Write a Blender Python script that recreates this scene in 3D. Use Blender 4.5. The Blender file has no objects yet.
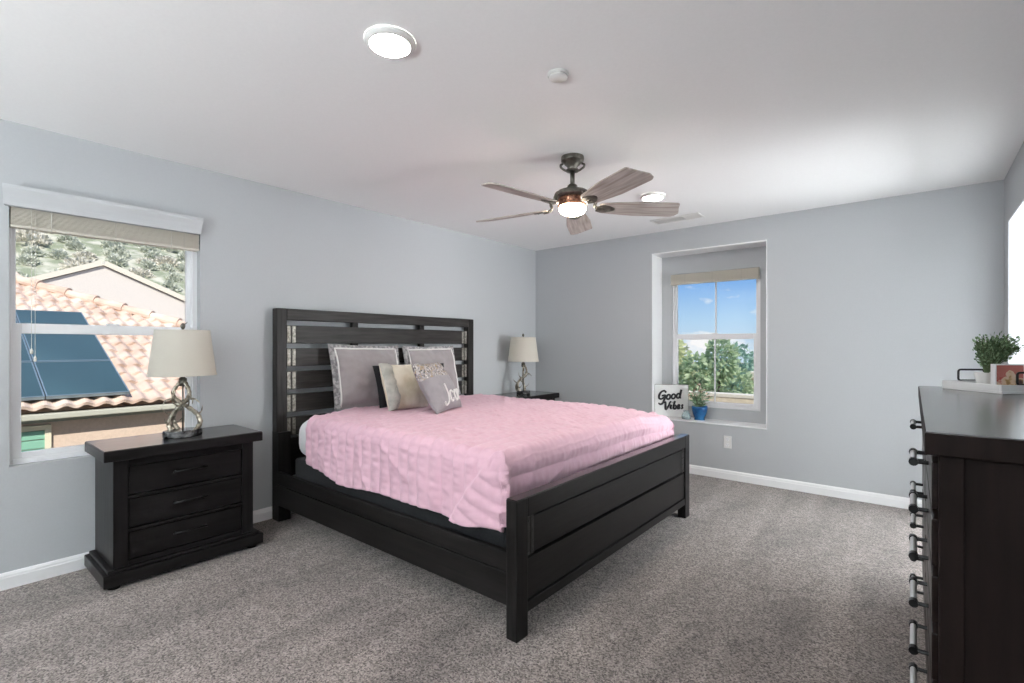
import bpy, math, random
from mathutils import Vector, Matrix, noise
random.seed(7)
PI = math.pi
C = bpy.context.scene.collection
SC = bpy.context.scene

# ------------------------------------------------------------------ camera
CAM_Z = 1.267
YAW = math.radians(39.5)
cam = bpy.data.cameras.new('camera'); cam_o = bpy.data.objects.new('camera', cam); C.objects.link(cam_o)
cam.sensor_width = 36.0; cam.sensor_fit = 'HORIZONTAL'
cam.lens = 494.0 / 1024.0 * 36.0
cam.shift_y = 4.0 / 1024.0
cam.clip_start = 0.02; cam.clip_end = 400
cam_o.location = (0, 0, CAM_Z); cam_o.rotation_euler = (PI / 2, 0, YAW)
SC.camera = cam_o

# ------------------------------------------------------------------ exposure
SC.view_settings.view_transform = 'Standard'
SC.view_settings.look = 'None'
SC.view_settings.gamma = 1.0
SC.view_settings.use_curve_mapping = False
SC.view_settings.exposure = 0.02

# lamp strengths
DOWNLIGHT = 165.0
FAN_LIGHT = 60.0
UPLIGHT_FILL = 1300.0
WINDOW_FILL = 31.0
HALL_FILL = 4.0
SUN = 5.6
SKY = 0.95

# ------------------------------------------------------------------ sky and sun
w = bpy.data.worlds.new('sky_world'); SC.world = w; w.use_nodes = True
nt = w.node_tree; nt.nodes.clear()
out = nt.nodes.new('ShaderNodeOutputWorld'); bg = nt.nodes.new('ShaderNodeBackground')
tc = nt.nodes.new('ShaderNodeTexCoord'); sep = nt.nodes.new('ShaderNodeSeparateXYZ')
ramp = nt.nodes.new('ShaderNodeValToRGB')
e = ramp.color_ramp.elements
e[0].position = 0.0; e[0].color = (0.60, 0.76, 0.90, 1)
e[1].position = 1.0; e[1].color = (0.08, 0.24, 0.68, 1)
m1 = e.new(0.05); m1.color = (0.46, 0.69, 0.92, 1)
m2 = e.new(0.13); m2.color = (0.20, 0.44, 0.87, 1)
cn = nt.nodes.new('ShaderNodeTexNoise'); cn.inputs['Scale'].default_value = 9.0; cn.inputs['Detail'].default_value = 6
cm = nt.nodes.new('ShaderNodeMapping'); cm.inputs['Scale'].default_value = (1, 1, 2.6); cm.inputs['Location'].default_value = (0.35, 0.1, 0.2)
cr = nt.nodes.new('ShaderNodeValToRGB'); cr.color_ramp.elements[0].position = 0.53; cr.color_ramp.elements[1].position = 0.64
mx = nt.nodes.new('ShaderNodeMix'); mx.data_type = 'RGBA'
mx.inputs['B'].default_value = (1.0, 1.0, 1.0, 1)
L = nt.links.new
L(tc.outputs['Generated'], sep.inputs[0]); L(sep.outputs['Z'], ramp.inputs[0])
L(tc.outputs['Generated'], cm.inputs[0]); L(cm.outputs[0], cn.inputs['Vector']); L(cn.outputs['Fac'], cr.inputs[0])
L(cr.outputs['Color'], mx.inputs['Factor']); L(ramp.outputs[0], mx.inputs['A']); L(mx.outputs['Result'], bg.inputs['Color'])
bg.inputs['Strength'].default_value = SKY
L(bg.outputs[0], out.inputs[0])

sl = bpy.data.lights.new('sun', 'SUN'); sl.energy = SUN; sl.angle = math.radians(0.6); sl.color = (1.0, 0.95, 0.87)
so = bpy.data.objects.new('sun', sl); C.objects.link(so)
so.rotation_euler = Vector((0.68, -0.40, 0.66)).to_track_quat('Z', 'Y').to_euler()
so.location = (8, -6, 14)

# ------------------------------------------------------------------ materials
def mat(name, col, rough=0.5, metal=0.0, spec=0.5, coat=0.0, sheen=0.0):
    m = bpy.data.materials.new(name); m.use_nodes = True
    b = m.node_tree.nodes['Principled BSDF']
    b.inputs['Base Color'].default_value = (*col, 1)
    b.inputs['Roughness'].default_value = rough
    b.inputs['Metallic'].default_value = metal
    b.inputs['Specular IOR Level'].default_value = spec
    b.inputs['Coat Weight'].default_value = coat
    b.inputs['Sheen Weight'].default_value = sheen
    return m

def nodes(m):
    return m.node_tree.nodes, m.node_tree.links.new, m.node_tree.nodes['Principled BSDF']

def add_noise_colour(m, c1, c2, scale=(1, 1, 1), nscale=5, detail=4, lo=0.35, hi=0.65, bump=0.0, bdist=0.01, coord='Object', rot=(0, 0, 0), rough=None):
    N, L, b = nodes(m)
    tc = N.new('ShaderNodeTexCoord'); mp = N.new('ShaderNodeMapping'); mp.inputs['Scale'].default_value = scale
    mp.inputs['Rotation'].default_value = rot
    nz = N.new('ShaderNodeTexNoise'); nz.inputs['Scale'].default_value = nscale; nz.inputs['Detail'].default_value = detail
    rp = N.new('ShaderNodeValToRGB'); rp.color_ramp.elements[0].position = lo; rp.color_ramp.elements[1].position = hi
    rp.color_ramp.elements[0].color = (*c1, 1); rp.color_ramp.elements[1].color = (*c2, 1)
    L(tc.outputs[coord], mp.inputs[0]); L(mp.outputs[0], nz.inputs['Vector']); L(nz.outputs['Fac'], rp.inputs[0]); L(rp.outputs[0], b.inputs['Base Color'])
    if bump:
        bp = N.new('ShaderNodeBump'); bp.inputs['Strength'].default_value = bump; bp.inputs['Distance'].default_value = bdist
        L(nz.outputs['Fac'], bp.inputs['Height']); L(bp.outputs[0], b.inputs['Normal'])
    if rough:
        mr = N.new('ShaderNodeMapRange'); mr.inputs['To Min'].default_value = rough[0]; mr.inputs['To Max'].default_value = rough[1]
        L(nz.outputs['Fac'], mr.inputs[0]); L(mr.outputs[0], b.inputs['Roughness'])
    return m

def wood(name, c1, c2, scale, rough=(0.3, 0.5), bump=0.15, coat=0.0, spec=0.16):
    m = mat(name, c1, 0.4, spec=spec, coat=coat)
    return add_noise_colour(m, c1, c2, scale, 4.0, 6, 0.3, 0.72, bump, 0.002, rough=rough)

def emit(name, col, strength):
    m = bpy.data.materials.new(name); m.use_nodes = True
    N = m.node_tree.nodes; N.clear()
    o = N.new('ShaderNodeOutputMaterial'); em = N.new('ShaderNodeEmission')
    em.inputs['Color'].default_value = (*col, 1); em.inputs['Strength'].default_value = strength
    m.node_tree.links.new(em.outputs[0], o.inputs[0])
    return m

def glass_pane(name, tint=(1, 1, 1), gloss=0.06):
    m = bpy.data.materials.new(name); m.use_nodes = True
    N = m.node_tree.nodes; L = m.node_tree.links.new; N.clear()
    o = N.new('ShaderNodeOutputMaterial'); t = N.new('ShaderNodeBsdfTransparent'); g = N.new('ShaderNodeBsdfGlossy'); x = N.new('ShaderNodeMixShader')
    t.inputs['Color'].default_value = (*tint, 1); g.inputs['Roughness'].default_value = 0.02
    fr = N.new('ShaderNodeFresnel'); fr.inputs['IOR'].default_value = 1.25
    L(fr.outputs[0], x.inputs[0]); L(t.outputs[0], x.inputs[1]); L(g.outputs[0], x.inputs[2]); L(x.outputs[0], o.inputs[0])
    return m

def cloth_translucent(name, col, tr=0.4):
    m = bpy.data.materials.new(name); m.use_nodes = True
    N = m.node_tree.nodes; L = m.node_tree.links.new; N.clear()
    o = N.new('ShaderNodeOutputMaterial'); d = N.new('ShaderNodeBsdfDiffuse'); t = N.new('ShaderNodeBsdfTranslucent'); x = N.new('ShaderNodeMixShader')
    tc = N.new('ShaderNodeTexCoord'); nz = N.new('ShaderNodeTexNoise'); nz.inputs['Scale'].default_value = 220
    bp = N.new('ShaderNodeBump'); bp.inputs['Strength'].default_value = 0.15; bp.inputs['Distance'].default_value = 0.001
    L(tc.outputs['Object'], nz.inputs['Vector']); L(nz.outputs['Fac'], bp.inputs['Height']); L(bp.outputs[0], d.inputs['Normal'])
    d.inputs['Color'].default_value = (*col, 1); t.inputs['Color'].default_value = (*col, 1); x.inputs[0].default_value = tr
    L(d.outputs[0], x.inputs[1]); L(t.outputs[0], x.inputs[2]); L(x.outputs[0], o.inputs[0])
    return m

M = {}
M['wall'] = add_noise_colour(mat('wall_paint', (0.5, 0.52, 0.55), 0.7, spec=0.25), (0.472, 0.490, 0.508), (0.487, 0.505, 0.523), (1, 1, 1), 120, 3, 0.3, 0.7, 0.05, 0.002)
M['ceiling'] = add_noise_colour(mat('ceiling_paint', (0.8, 0.8, 0.8), 0.85, spec=0.1), (0.89, 0.895, 0.895), (0.91, 0.915, 0.915), (1, 1, 1), 90, 3, 0.3, 0.7, 0.06, 0.002)
M['white_trim'] = mat('white_trim_paint', (0.88, 0.885, 0.895), 0.35)
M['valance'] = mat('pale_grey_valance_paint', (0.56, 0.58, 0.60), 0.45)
M['vinyl'] = mat('white_vinyl', (0.86, 0.87, 0.89), 0.35)
M['glass'] = glass_pane('window_glass')

def carpet_material():
    m = mat('carpet_pile', (0.2, 0.18, 0.17), 0.95, spec=0.05, sheen=0.25)
    N, L, b = nodes(m)
    tc = N.new('ShaderNodeTexCoord')
    fine = N.new('ShaderNodeTexVoronoi'); fine.inputs['Scale'].default_value = 165; fsep = N.new('ShaderNodeSeparateColor'); L(fine.outputs['Color'], fsep.inputs[0])
    big = N.new('ShaderNodeTexNoise'); big.inputs['Scale'].default_value = 1.6; big.inputs['Detail'].default_value = 3; big.inputs['Distortion'].default_value = 0.3
    mid = N.new('ShaderNodeTexNoise'); mid.inputs['Scale'].default_value = 14; mid.inputs['Detail'].default_value = 3
    rp = N.new('ShaderNodeValToRGB'); rp.color_ramp.elements[0].position = 0.0; rp.color_ramp.elements[1].position = 1.0
    rp.color_ramp.elements[0].color = (0.055, 0.044, 0.040, 1); rp.color_ramp.elements[1].color = (0.335, 0.286, 0.266, 1)
    mpb = N.new('ShaderNodeMapping'); mpb.inputs['Scale'].default_value = (2.4, 0.55, 1); mpb.inputs['Rotation'].default_value = (0, 0, 0.5)
    r2 = N.new('ShaderNodeMapRange'); r2.inputs['From Min'].default_value = 0.35; r2.inputs['From Max'].default_value = 0.65
    r2.inputs['To Min'].default_value = 0.78; r2.inputs['To Max'].default_value = 1.25
    r3 = N.new('ShaderNodeMapRange'); r3.inputs['From Min'].default_value = 0.3; r3.inputs['From Max'].default_value = 0.7
    r3.inputs['To Min'].default_value = 0.88; r3.inputs['To Max'].default_value = 1.12
    mul = N.new('ShaderNodeMath'); mul.operation = 'MULTIPLY'
    sc = N.new('ShaderNodeVectorMath'); sc.operation = 'SCALE'
    L(tc.outputs['Object'], fine.inputs['Vector']); L(tc.outputs['Object'], mpb.inputs[0]); L(mpb.outputs[0], big.inputs['Vector']); L(tc.outputs['Object'], mid.inputs['Vector'])
    L(fsep.outputs[0], rp.inputs[0]); L(big.outputs['Fac'], r2.inputs[0]); L(mid.outputs['Fac'], r3.inputs[0])
    L(r2.outputs[0], mul.inputs[0]); L(r3.outputs[0], mul.inputs[1])
    L(rp.outputs[0], sc.inputs[0]); L(mul.outputs[0], sc.inputs['Scale']); L(sc.outputs[0], b.inputs['Base Color'])
    bp = N.new('ShaderNodeBump'); bp.inputs['Strength'].default_value = 0.5; bp.inputs['Distance'].default_value = 0.006
    L(fsep.outputs[0], bp.inputs['Height']); L(bp.outputs[0], b.inputs['Normal'])
    return m
M['carpet'] = carpet_material()

BED1, BED2 = (0.005, 0.0045, 0.0045), (0.017, 0.0155, 0.015)
M['bed_y'] = wood('dark_stained_wood_cross', BED1, BED2, (14, 1, 14), (0.32, 0.5))
M['bed_x'] = wood('dark_stained_wood_long', BED1, BED2, (1, 14, 14), (0.32, 0.5))
M['bed_z'] = wood('dark_stained_wood_upright', BED1, BED2, (14, 14, 1), (0.32, 0.5))
NS1, NS2 = (0.005, 0.0045, 0.0045), (0.015, 0.014, 0.0145)
M['night_y'] = wood('charcoal_wood_cross', NS1, NS2, (12, 1, 12), (0.28, 0.42))
M['night_top'] = wood('charcoal_wood_polished_top', NS1, NS2, (12, 1, 12), (0.3, 0.4), coat=0.8)
M['night_top'].node_tree.nodes['Principled BSDF'].inputs['Coat Roughness'].default_value = 0.1
M['night_top'].node_tree.nodes['Principled BSDF'].inputs['Coat IOR'].default_value = 1.6
M['head_y'] = wood('lit_headboard_wood_cross', (0.018, 0.016, 0.015), (0.050, 0.046, 0.044), (14, 1, 14), (0.3, 0.45))  # lighter copies of the bed wood, reflected light mixed into the colour
M['head_z'] = wood('lit_headboard_wood_upright', (0.014, 0.0125, 0.012), (0.038, 0.035, 0.034), (14, 14, 1), (0.3, 0.45))
M['night_z'] = wood('charcoal_wood_upright', NS1, NS2, (12, 12, 1), (0.28, 0.42))
DR1, DR2 = (0.006, 0.0035, 0.003), (0.014, 0.0085, 0.0075)
M['dress_y'] = wood('espresso_wood_long', DR1, DR2, (10, 1, 10), (0.25, 0.4))
M['dress_x'] = wood('espresso_wood_cross', DR1, DR2, (1, 10, 10), (0.25, 0.4))
M['dress_z'] = wood('espresso_wood_upright', DR1, DR2, (10, 10, 1), (0.5, 0.65), spec=0.10)
M['dress_top'] = wood('espresso_wood_polished_top', (0.012, 0.008, 0.007), (0.024, 0.016, 0.014), (8, 1, 8), (0.40, 0.50), coat=1.0, spec=0.3)
M['dress_top'].node_tree.nodes['Principled BSDF'].inputs['Coat Roughness'].default_value = 0.22
M['dress_top'].node_tree.nodes['Principled BSDF'].inputs['Coat IOR'].default_value = 2.0
M['strap'] = add_noise_colour(mat('aged_metal', (0.5, 0.48, 0.43), 0.45, 0.6), (0.17, 0.16, 0.14), (0.42, 0.40, 0.36), (1, 1, 1), 60, 3)
M['dark_metal'] = mat('black_metal', (0.012, 0.012, 0.013), 0.35, 0.6)
M['chrome'] = mat('brushed_steel', (0.62, 0.62, 0.62), 0.38, 0.55)
M['gunmetal'] = mat('gunmetal', (0.06, 0.058, 0.056), 0.35, 0.7)
M['black_fabric'] = add_noise_colour(mat('black_fabric', (0.01, 0.01, 0.012), 0.85, spec=0.2, sheen=0.1), (0.009, 0.010, 0.012), (0.018, 0.019, 0.021), (1, 1, 1), 200, 2, bump=0.1, bdist=0.001)
M['sheet'] = add_noise_colour(mat('white_sheet', (0.75, 0.74, 0.76), 0.85, spec=0.2), (0.74, 0.73, 0.76), (0.80, 0.79, 0.81), (1, 1, 1), 7, 3, bump=0.2, bdist=0.01)
M['quilt'] = add_noise_colour(mat('pink_quilt', (0.8, 0.42, 0.48), 0.8, spec=0.15, sheen=0.25), (0.71, 0.445, 0.535), (0.77, 0.50, 0.59), (1, 1, 1), 26, 4, 0.3, 0.7, 0.25, 0.004)
M['sham'] = add_noise_colour(mat('grey_sham', (0.3, 0.28, 0.29), 0.75, spec=0.2, sheen=0.3), (0.295, 0.265, 0.27), (0.35, 0.315, 0.32), (1, 1, 1), 9, 4, bump=0.35, bdist=0.01)
M['sham_edge'] = add_noise_colour(mat('grey_floral_border', (0.3, 0.28, 0.29), 0.75, spec=0.2), (0.20, 0.19, 0.20), (0.46, 0.44, 0.44), (1, 1, 1), 34, 4, 0.42, 0.6, bump=0.3, bdist=0.006)
M['piping'] = mat('white_piping', (0.78, 0.76, 0.75), 0.7)
M['cream'] = add_noise_colour(mat('cream_cloth', (0.7, 0.63, 0.5), 0.85, spec=0.15), (0.64, 0.57, 0.43), (0.82, 0.77, 0.66), (1, 1, 1), 7, 3, 0.35, 0.62, bump=0.3, bdist=0.01)
M['cream_edge'] = add_noise_colour(mat('grey_beige_gusset', (0.5, 0.5, 0.45), 0.85, spec=0.15), (0.40, 0.40, 0.36), (0.58, 0.57, 0.52), (1, 1, 1), 20, 3)
M['grey_pillow'] = add_noise_colour(mat('grey_velvet', (0.3, 0.28, 0.3), 0.8, spec=0.2, sheen=0.3), (0.27, 0.255, 0.27), (0.33, 0.31, 0.325), (1, 1, 1), 12, 3)
M['bronze'] = add_noise_colour(mat('oil_rubbed_bronze', (0.2, 0.19, 0.16), 0.35, 0.8), (0.10, 0.095, 0.08), (0.20, 0.19, 0.165), (1, 1, 1), 30, 3)
M['copper'] = add_noise_colour(mat('copper_band', (0.5, 0.24, 0.15), 0.35, 0.85), (0.16, 0.07, 0.045), (0.60, 0.32, 0.21), (1, 1, 1), 70, 2)
M['blade'] = wood('weathered_wood_blade', (0.28, 0.24, 0.21), (0.56, 0.52, 0.485), (1, 14, 14), (0.45, 0.6), 0.1)
M['marble'] = add_noise_colour(mat('black_marble', (0.03, 0.03, 0.03), 0.15), (0.015, 0.015, 0.017), (0.22, 0.22, 0.22), (1, 1, 1), 22, 6, 0.5, 0.75)
M['antler'] = add_noise_colour(mat('antique_silver_antler', (0.35, 0.32, 0.26), 0.35, 0.75), (0.14, 0.12, 0.09), (0.62, 0.57, 0.47), (1, 1, 1), 30, 3)
M['shade'] = cloth_translucent('linen_shade', (0.86, 0.83, 0.76), 0.5)
M['plastic'] = mat('white_plastic', (0.78, 0.78, 0.76), 0.4)
M['slot'] = mat('dark_slot', (0.03, 0.03, 0.03), 0.6)
M['blind'] = cloth_translucent('beige_blind_slat', (0.86, 0.83, 0.75), 0.4)
M['cord'] = mat('blind_cord', (0.72, 0.70, 0.64), 0.8)
M['downlight'] = emit('downlight_glow', (1.0, 0.95, 0.88), DOWNLIGHT)
M['fan_glow'] = emit('fan_light_glow', (1.0, 0.86, 0.66), FAN_LIGHT)
M['uplight_fill_glow'] = emit('added_uplight_glow', (0.94, 0.99, 1.0), UPLIGHT_FILL)
M['frosted'] = emit('added_window_glow', (0.95, 0.985, 1.0), WINDOW_FILL)  # glow of the window added as fill
M['hall_fill_glow'] = emit('added_hall_light_glow', (0.95, 0.97, 1.0), HALL_FILL)

# ------------------------------------------------------------------ mesh builder
class MB:
    def __init__(s): s.v = []; s.f = []; s.m = []; s.cur = 0
    def add(s, vs, fs):
        o = len(s.v); s.v += [tuple(p) for p in vs]; s.f += [tuple(i + o for i in f) for f in fs]; s.m += [s.cur] * len(fs); return s
    def box(s, x0, x1, y0, y1, z0, z1, T=None):
        vs = [Vector((x, y, z)) for x in (x0, x1) for y in (y0, y1) for z in (z0, z1)]
        if T is not None: vs = [T @ p for p in vs]
        return s.add(vs, [(0, 1, 3, 2), (4, 6, 7, 5), (0, 4, 5, 1), (2, 3, 7, 6), (0, 2, 6, 4), (1, 5, 7, 3)])
    def tube(s, pts, rad, n=10, cap=True, closed=False, flat=1.0, up=None):
        pts = [Vector(p) for p in pts]; k = len(pts)
        if not hasattr(rad, '__len__'): rad = [rad] * k
        vs = []; prev = None
        for i, p in enumerate(pts):
            if closed: t = pts[(i + 1) % k] - pts[i - 1]
            else: t = pts[min(i + 1, k - 1)] - pts[max(i - 1, 0)]
            t = t.normalized() if t.length > 1e-9 else Vector((0, 0, 1))
            if up is not None: a = Vector(up)
            elif prev is None: a = Vector((0, 0, 1)) if abs(t.z) < 0.9 else Vector((1, 0, 0))
            else: a = prev
            a = a - t * a.dot(t); a = a.normalized() if a.length > 1e-6 else t.orthogonal().normalized()
            prev = a; b = t.cross(a)
            for j in range(n):
                th = 2 * PI * j / n
                vs.append(p + a * (math.cos(th) * rad[i] * flat) + b * (math.sin(th) * rad[i]))
        fs = []
        for i in range(k if closed else k - 1):
            i2 = (i + 1) % k
            for j in range(n):
                j2 = (j + 1) % n
                fs.append((i * n + j, i * n + j2, i2 * n + j2, i2 * n + j))
        if cap and not closed:
            fs.append(tuple(reversed(range(n)))); fs.append(tuple((k - 1) * n + j for j in range(n)))
        return s.add(vs, fs)
    def lathe(s, prof, n=32, c=(0, 0, 0), sx=1.0, sy=1.0, cap=True, T=None):
        vs = []; k = len(prof)
        for r, z in prof:
            for j in range(n):
                th = 2 * PI * j / n
                p = Vector((c[0] + r * sx * math.cos(th), c[1] + r * sy * math.sin(th), c[2] + z))
                vs.append(T @ p if T is not None else p)
        fs = [(i * n + j, i * n + (j + 1) % n, (i + 1) * n + (j + 1) % n, (i + 1) * n + j) for i in range(k - 1) for j in range(n)]
        if cap:
            fs.append(tuple(reversed(range(n)))); fs.append(tuple((k - 1) * n + j for j in range(n)))
        return s.add(vs, fs)
    def sphere(s, c, r, n=12, k=8, sc=(1, 1, 1)):
        prof = [(max(1e-4, math.sin(PI * i / k)) * r, -math.cos(PI * i / k) * r * sc[2]) for i in range(k + 1)]
        return s.lathe(prof, n, c, sc[0], sc[1])
    def prism(s, poly, z0, z1, T=None):
        n = len(poly)
        vs = [Vector((x, y, z0)) for x, y in poly] + [Vector((x, y, z1)) for x, y in poly]
        if T is not None: vs = [T @ p for p in vs]
        return s.add(vs, [tuple(reversed(range(n))), tuple(range(n, 2 * n))] + [(i, (i + 1) % n, n + (i + 1) % n, n + i) for i in range(n)])
    def grid(s, fn, nu, nv):
        vs = [fn(i / nu, j / nv) for i in range(nu + 1) for j in range(nv + 1)]
        fs = [(i * (nv + 1) + j, (i + 1) * (nv + 1) + j, (i + 1) * (nv + 1) + j + 1, i * (nv + 1) + j + 1) for i in range(nu) for j in range(nv)]
        return s.add(vs, fs)
    def build(s, name, m, parent=None, smooth=False, bevel=0.0, seg=2, solid=0.0, fixn=True):
        me = bpy.data.meshes.new(name); me.from_pydata(s.v, [], s.f)
        ms = m if isinstance(m, (list, tuple)) else [m]
        for q in ms: me.materials.append(q)
        if len(ms) > 1: me.polygons.foreach_set('material_index', s.m)
        if fixn:
            import bmesh
            bm = bmesh.new(); bm.from_mesh(me); bmesh.ops.recalc_face_normals(bm, faces=bm.faces); bm.to_mesh(me); bm.free()
        if smooth: me.polygons.foreach_set('use_smooth', [True] * len(me.polygons))
        me.update()
        o = bpy.data.objects.new(name, me); C.objects.link(o)
        if parent is not None: o.parent = parent
        if solid:
            q = o.modifiers.new('thickness', 'SOLIDIFY'); q.thickness = solid
        if bevel:
            q = o.modifiers.new('bevel', 'BEVEL'); q.width = bevel; q.segments = seg; q.limit_method = 'ANGLE'; q.angle_limit = math.radians(40)
        return o

def smooth_by_angle(o, deg=35):
    me = o.data
    me.polygons.foreach_set('use_smooth', [True] * len(me.polygons))
    try: me.set_sharp_from_angle(angle=math.radians(deg))
    except Exception: pass
    return o

def tag(o, label, cat, group=None, kind=None):
    o['label'] = label; o['category'] = cat
    if group: o['group'] = group
    if kind: o['kind'] = kind
    return o
def thing(name, label, cat, loc=(0, 0, 0), rz=0.0, group=None):
    o = bpy.data.objects.new(name, None); C.objects.link(o); o.empty_display_size = 0.05
    o.location = loc; o.rotation_euler = (0, 0, rz)
    return tag(o, label, cat, group)
def struct(o, label=None, cat=None):
    o['kind'] = 'structure'
    if label: o['label'] = label
    if cat: o['category'] = cat
    return o
def dup(root, loc, rz, label):
    def cp(o, parent):
        c = o.copy(); C.objects.link(c)
        if parent is not None: c.parent = parent
        for ch in o.children: cp(ch, c)
        return c
    r = cp(root, None); r.location = loc; r.rotation_euler = (0, 0, rz); r['label'] = label
    return r
def spline(pts, n=8):
    P = [Vector(p) for p in pts]; res = []
    for i in range(len(P) - 1):
        p0, p1, p2, p3 = P[max(i - 1, 0)], P[i], P[i + 1], P[min(i + 2, len(P) - 1)]
        for k in range(n):
            t = k / n
            res.append(0.5 * ((2 * p1) + (p2 - p0) * t + (2 * p0 - 5 * p1 + 4 * p2 - p3) * t * t + (3 * p1 - p0 - 3 * p2 + p3) * t ** 3))
    res.append(P[-1]); return res
def lerp(a, b, t): return a + (b - a) * t

# ------------------------------------------------------------------ room shell
XL, XR, YB, YF, ZC = -3.67, 0.463, 4.91, -4.20, 2.44
W = 0.16                                  # outer wall thickness
b = MB(); b.box(XL - W, XR + 0.15 + 2.4, YF - W, 5.9, -0.2, 0)
struct(b.build('floor', M['carpet']), 'grey brown cut pile carpet covering the bedroom floor', 'floor')
b = MB(); b.box(XL - W, XR + 0.15 + 2.4, YF - W, 5.9, ZC, ZC + 0.2)
struct(b.build('ceiling', M['ceiling']), 'flat white painted ceiling above the bedroom', 'ceiling')

# left wall with its window opening
A0, A1, AZ0, AZ1 = 0.32, 1.21, 0.63, 2.09
b = MB()
b.box(XL - W, XL, YF - W, A0, 0, ZC); b.box(XL - W, XL, A1, 5.6, 0, ZC)
b.box(XL - W, XL, A0, A1, 0, AZ0); b.box(XL - W, XL, A0, A1, AZ1, ZC)
struct(b.build('wall_left', M['wall']), 'pale blue grey wall behind the bed', 'wall')
# back wall with the deep window niche
N0, N1, NZ0, NZ1, NY = -2.153, -1.062, 0.52, 2.212, 5.157
B0, B1, BZ0, BZ1 = -2.035, -1.172, 0.635, 2.02
b = MB()
b.box(XL, N0, YB, NY + 0.14, 0, ZC); b.box(N1, XR + 0.15, YB, NY + 0.14, 0, ZC)
b.box(N0, N1, YB, NY + 0.14, 0, NZ0 - 0.012); b.box(N0, N1, YB, NY + 0.14, NZ1 + 0.012, ZC)
b.box(N0, B0, NY, NY + 0.14, NZ0 - 0.012, NZ1 + 0.012); b.box(B1, N1, NY, NY + 0.14, NZ0 - 0.012, NZ1 + 0.012)
b.box(B0, B1, NY, NY + 0.14, NZ0 - 0.012, BZ0); b.box(B0, B1, NY, NY + 0.14, BZ1, NZ1 + 0.012)
struct(b.build('wall_back', M['wall']), 'pale blue grey wall holding the window niche', 'wall')
b = MB()   # white lining of the niche: sill, head and both sides
b.box(N0, N1, YB - 0.006, NY, NZ0 - 0.012, NZ0); b.box(N0, N1, YB - 0.004, NY, NZ1, NZ1 + 0.012)
b.box(N0, N0 + 0.006, YB - 0.004, NY, NZ0, NZ1); b.box(N1 - 0.006, N1, YB - 0.004, NY, NZ0, NZ1)
struct(b.build('trim_1', M['white_trim']), 'white painted lining and sill of the window niche', 'window sill')
# right wall with a wide cased opening towards the next room
O0, O1, OZ = 3.50, 4.67, 2.105
b = MB()
b.box(XR, XR + 0.15, YF, O0, 0, ZC); b.box(XR, XR + 0.15, O1, YB, 0, ZC); b.box(XR, XR + 0.15, O0, O1, OZ, ZC)
struct(b.build('wall_right', M['wall']), 'pale grey wall behind the dresser', 'wall')
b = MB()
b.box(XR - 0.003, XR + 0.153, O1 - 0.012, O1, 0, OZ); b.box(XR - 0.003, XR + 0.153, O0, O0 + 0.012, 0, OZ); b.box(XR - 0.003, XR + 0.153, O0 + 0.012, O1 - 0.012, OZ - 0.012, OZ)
M['jamb'] = mat('toned_down_jamb_paint', (0.60, 0.62, 0.65), 0.4)  # white jamb greyed in colour to offset the strong light on it
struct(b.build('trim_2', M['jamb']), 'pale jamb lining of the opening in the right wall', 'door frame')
b = MB(); b.box(XL - W, XR + 0.15, YF - W, YF, 0, ZC)
M['wall_absorber'] = mat('bounce_absorbing_dark', (0.10, 0.11, 0.12), 0.8, spec=0.1)  # unseen wall coloured dark to soak up bounce from behind
struct(b.build('wall_front', M['wall_absorber']), 'wall behind the camera, darkened to absorb bounced light', 'wall')
# next room beyond the opening
M['bounce_floor'] = mat('light_bounce_floor', (0.82, 0.82, 0.81), 0.4)  # unseen floor made pale to bounce light through the opening
b = MB(); b.box(XR + 0.01, XR + 2.35, 2.4, 5.7, 0.0, 0.012)
struct(b.build('floor_hall', M['bounce_floor']), 'pale floor of the unseen next room, added to bounce light', 'floor')
b = MB(); b.box(XR + 0.15 + 2.2, XR + 0.15 + 2.4, 2.2, 5.9, 0, ZC)
struct(b.build('wall_hall_right', M['ceiling']))
b = MB(); b.box(XR + 0.15, XR + 0.15 + 2.2, 2.2, 2.4, 0, ZC)
struct(b.build('wall_hall_front', M['ceiling']))
b = MB(); b.box(XR + 0.15, XR + 0.15 + 2.2, 5.7, 5.9, 0, ZC)
struct(b.build('wall_hall_back', M['ceiling']))
b = MB(); b.box(XL - W, XR + 0.15, NY + 0.14, 5.9, ZC - 0.03, ZC); b.box(XR, XR + 0.15, NY + 0.14, 5.9, 0, ZC)
struct(b.build('wall_hall_left', M['ceiling']))

def baseboard(name, p, q, n, label):
    # p, q: floor points on the wall line, n: direction into the room
    prof = [(0, 0), (0.014, 0), (0.014, 0.058), (0.011, 0.064), (0.011, 0.072), (0.006, 0.083), (0.0, 0.086)]
    P, Q, Nn = Vector(p), Vector(q), Vector(n)
    vs = [P + Nn * d + Vector((0, 0, z)) for d, z in prof] + [Q + Nn * d + Vector((0, 0, z)) for d, z in prof]
    k = len(prof)
    b = MB(); b.add(vs, [tuple(range(k)), tuple(reversed(range(k, 2 * k)))] + [(i, i + k, (i + 1) % k + k, (i + 1) % k) for i in range(k)])
    return struct(b.build(name, M['white_trim']), label, 'baseboard')
baseboard('baseboard_left', (XL, YF, 0), (XL, YB, 0), (1, 0, 0), 'white baseboard along the wall behind the bed')
baseboard('baseboard_back', (XL + 0.014, YB, 0), (XR - 0.014, YB, 0), (0, -1, 0), 'white baseboard along the niche wall')
baseboard('baseboard_right', (XR, YF, 0), (XR, O0, 0), (-1, 0, 0), 'white baseboard behind the dresser')

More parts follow.
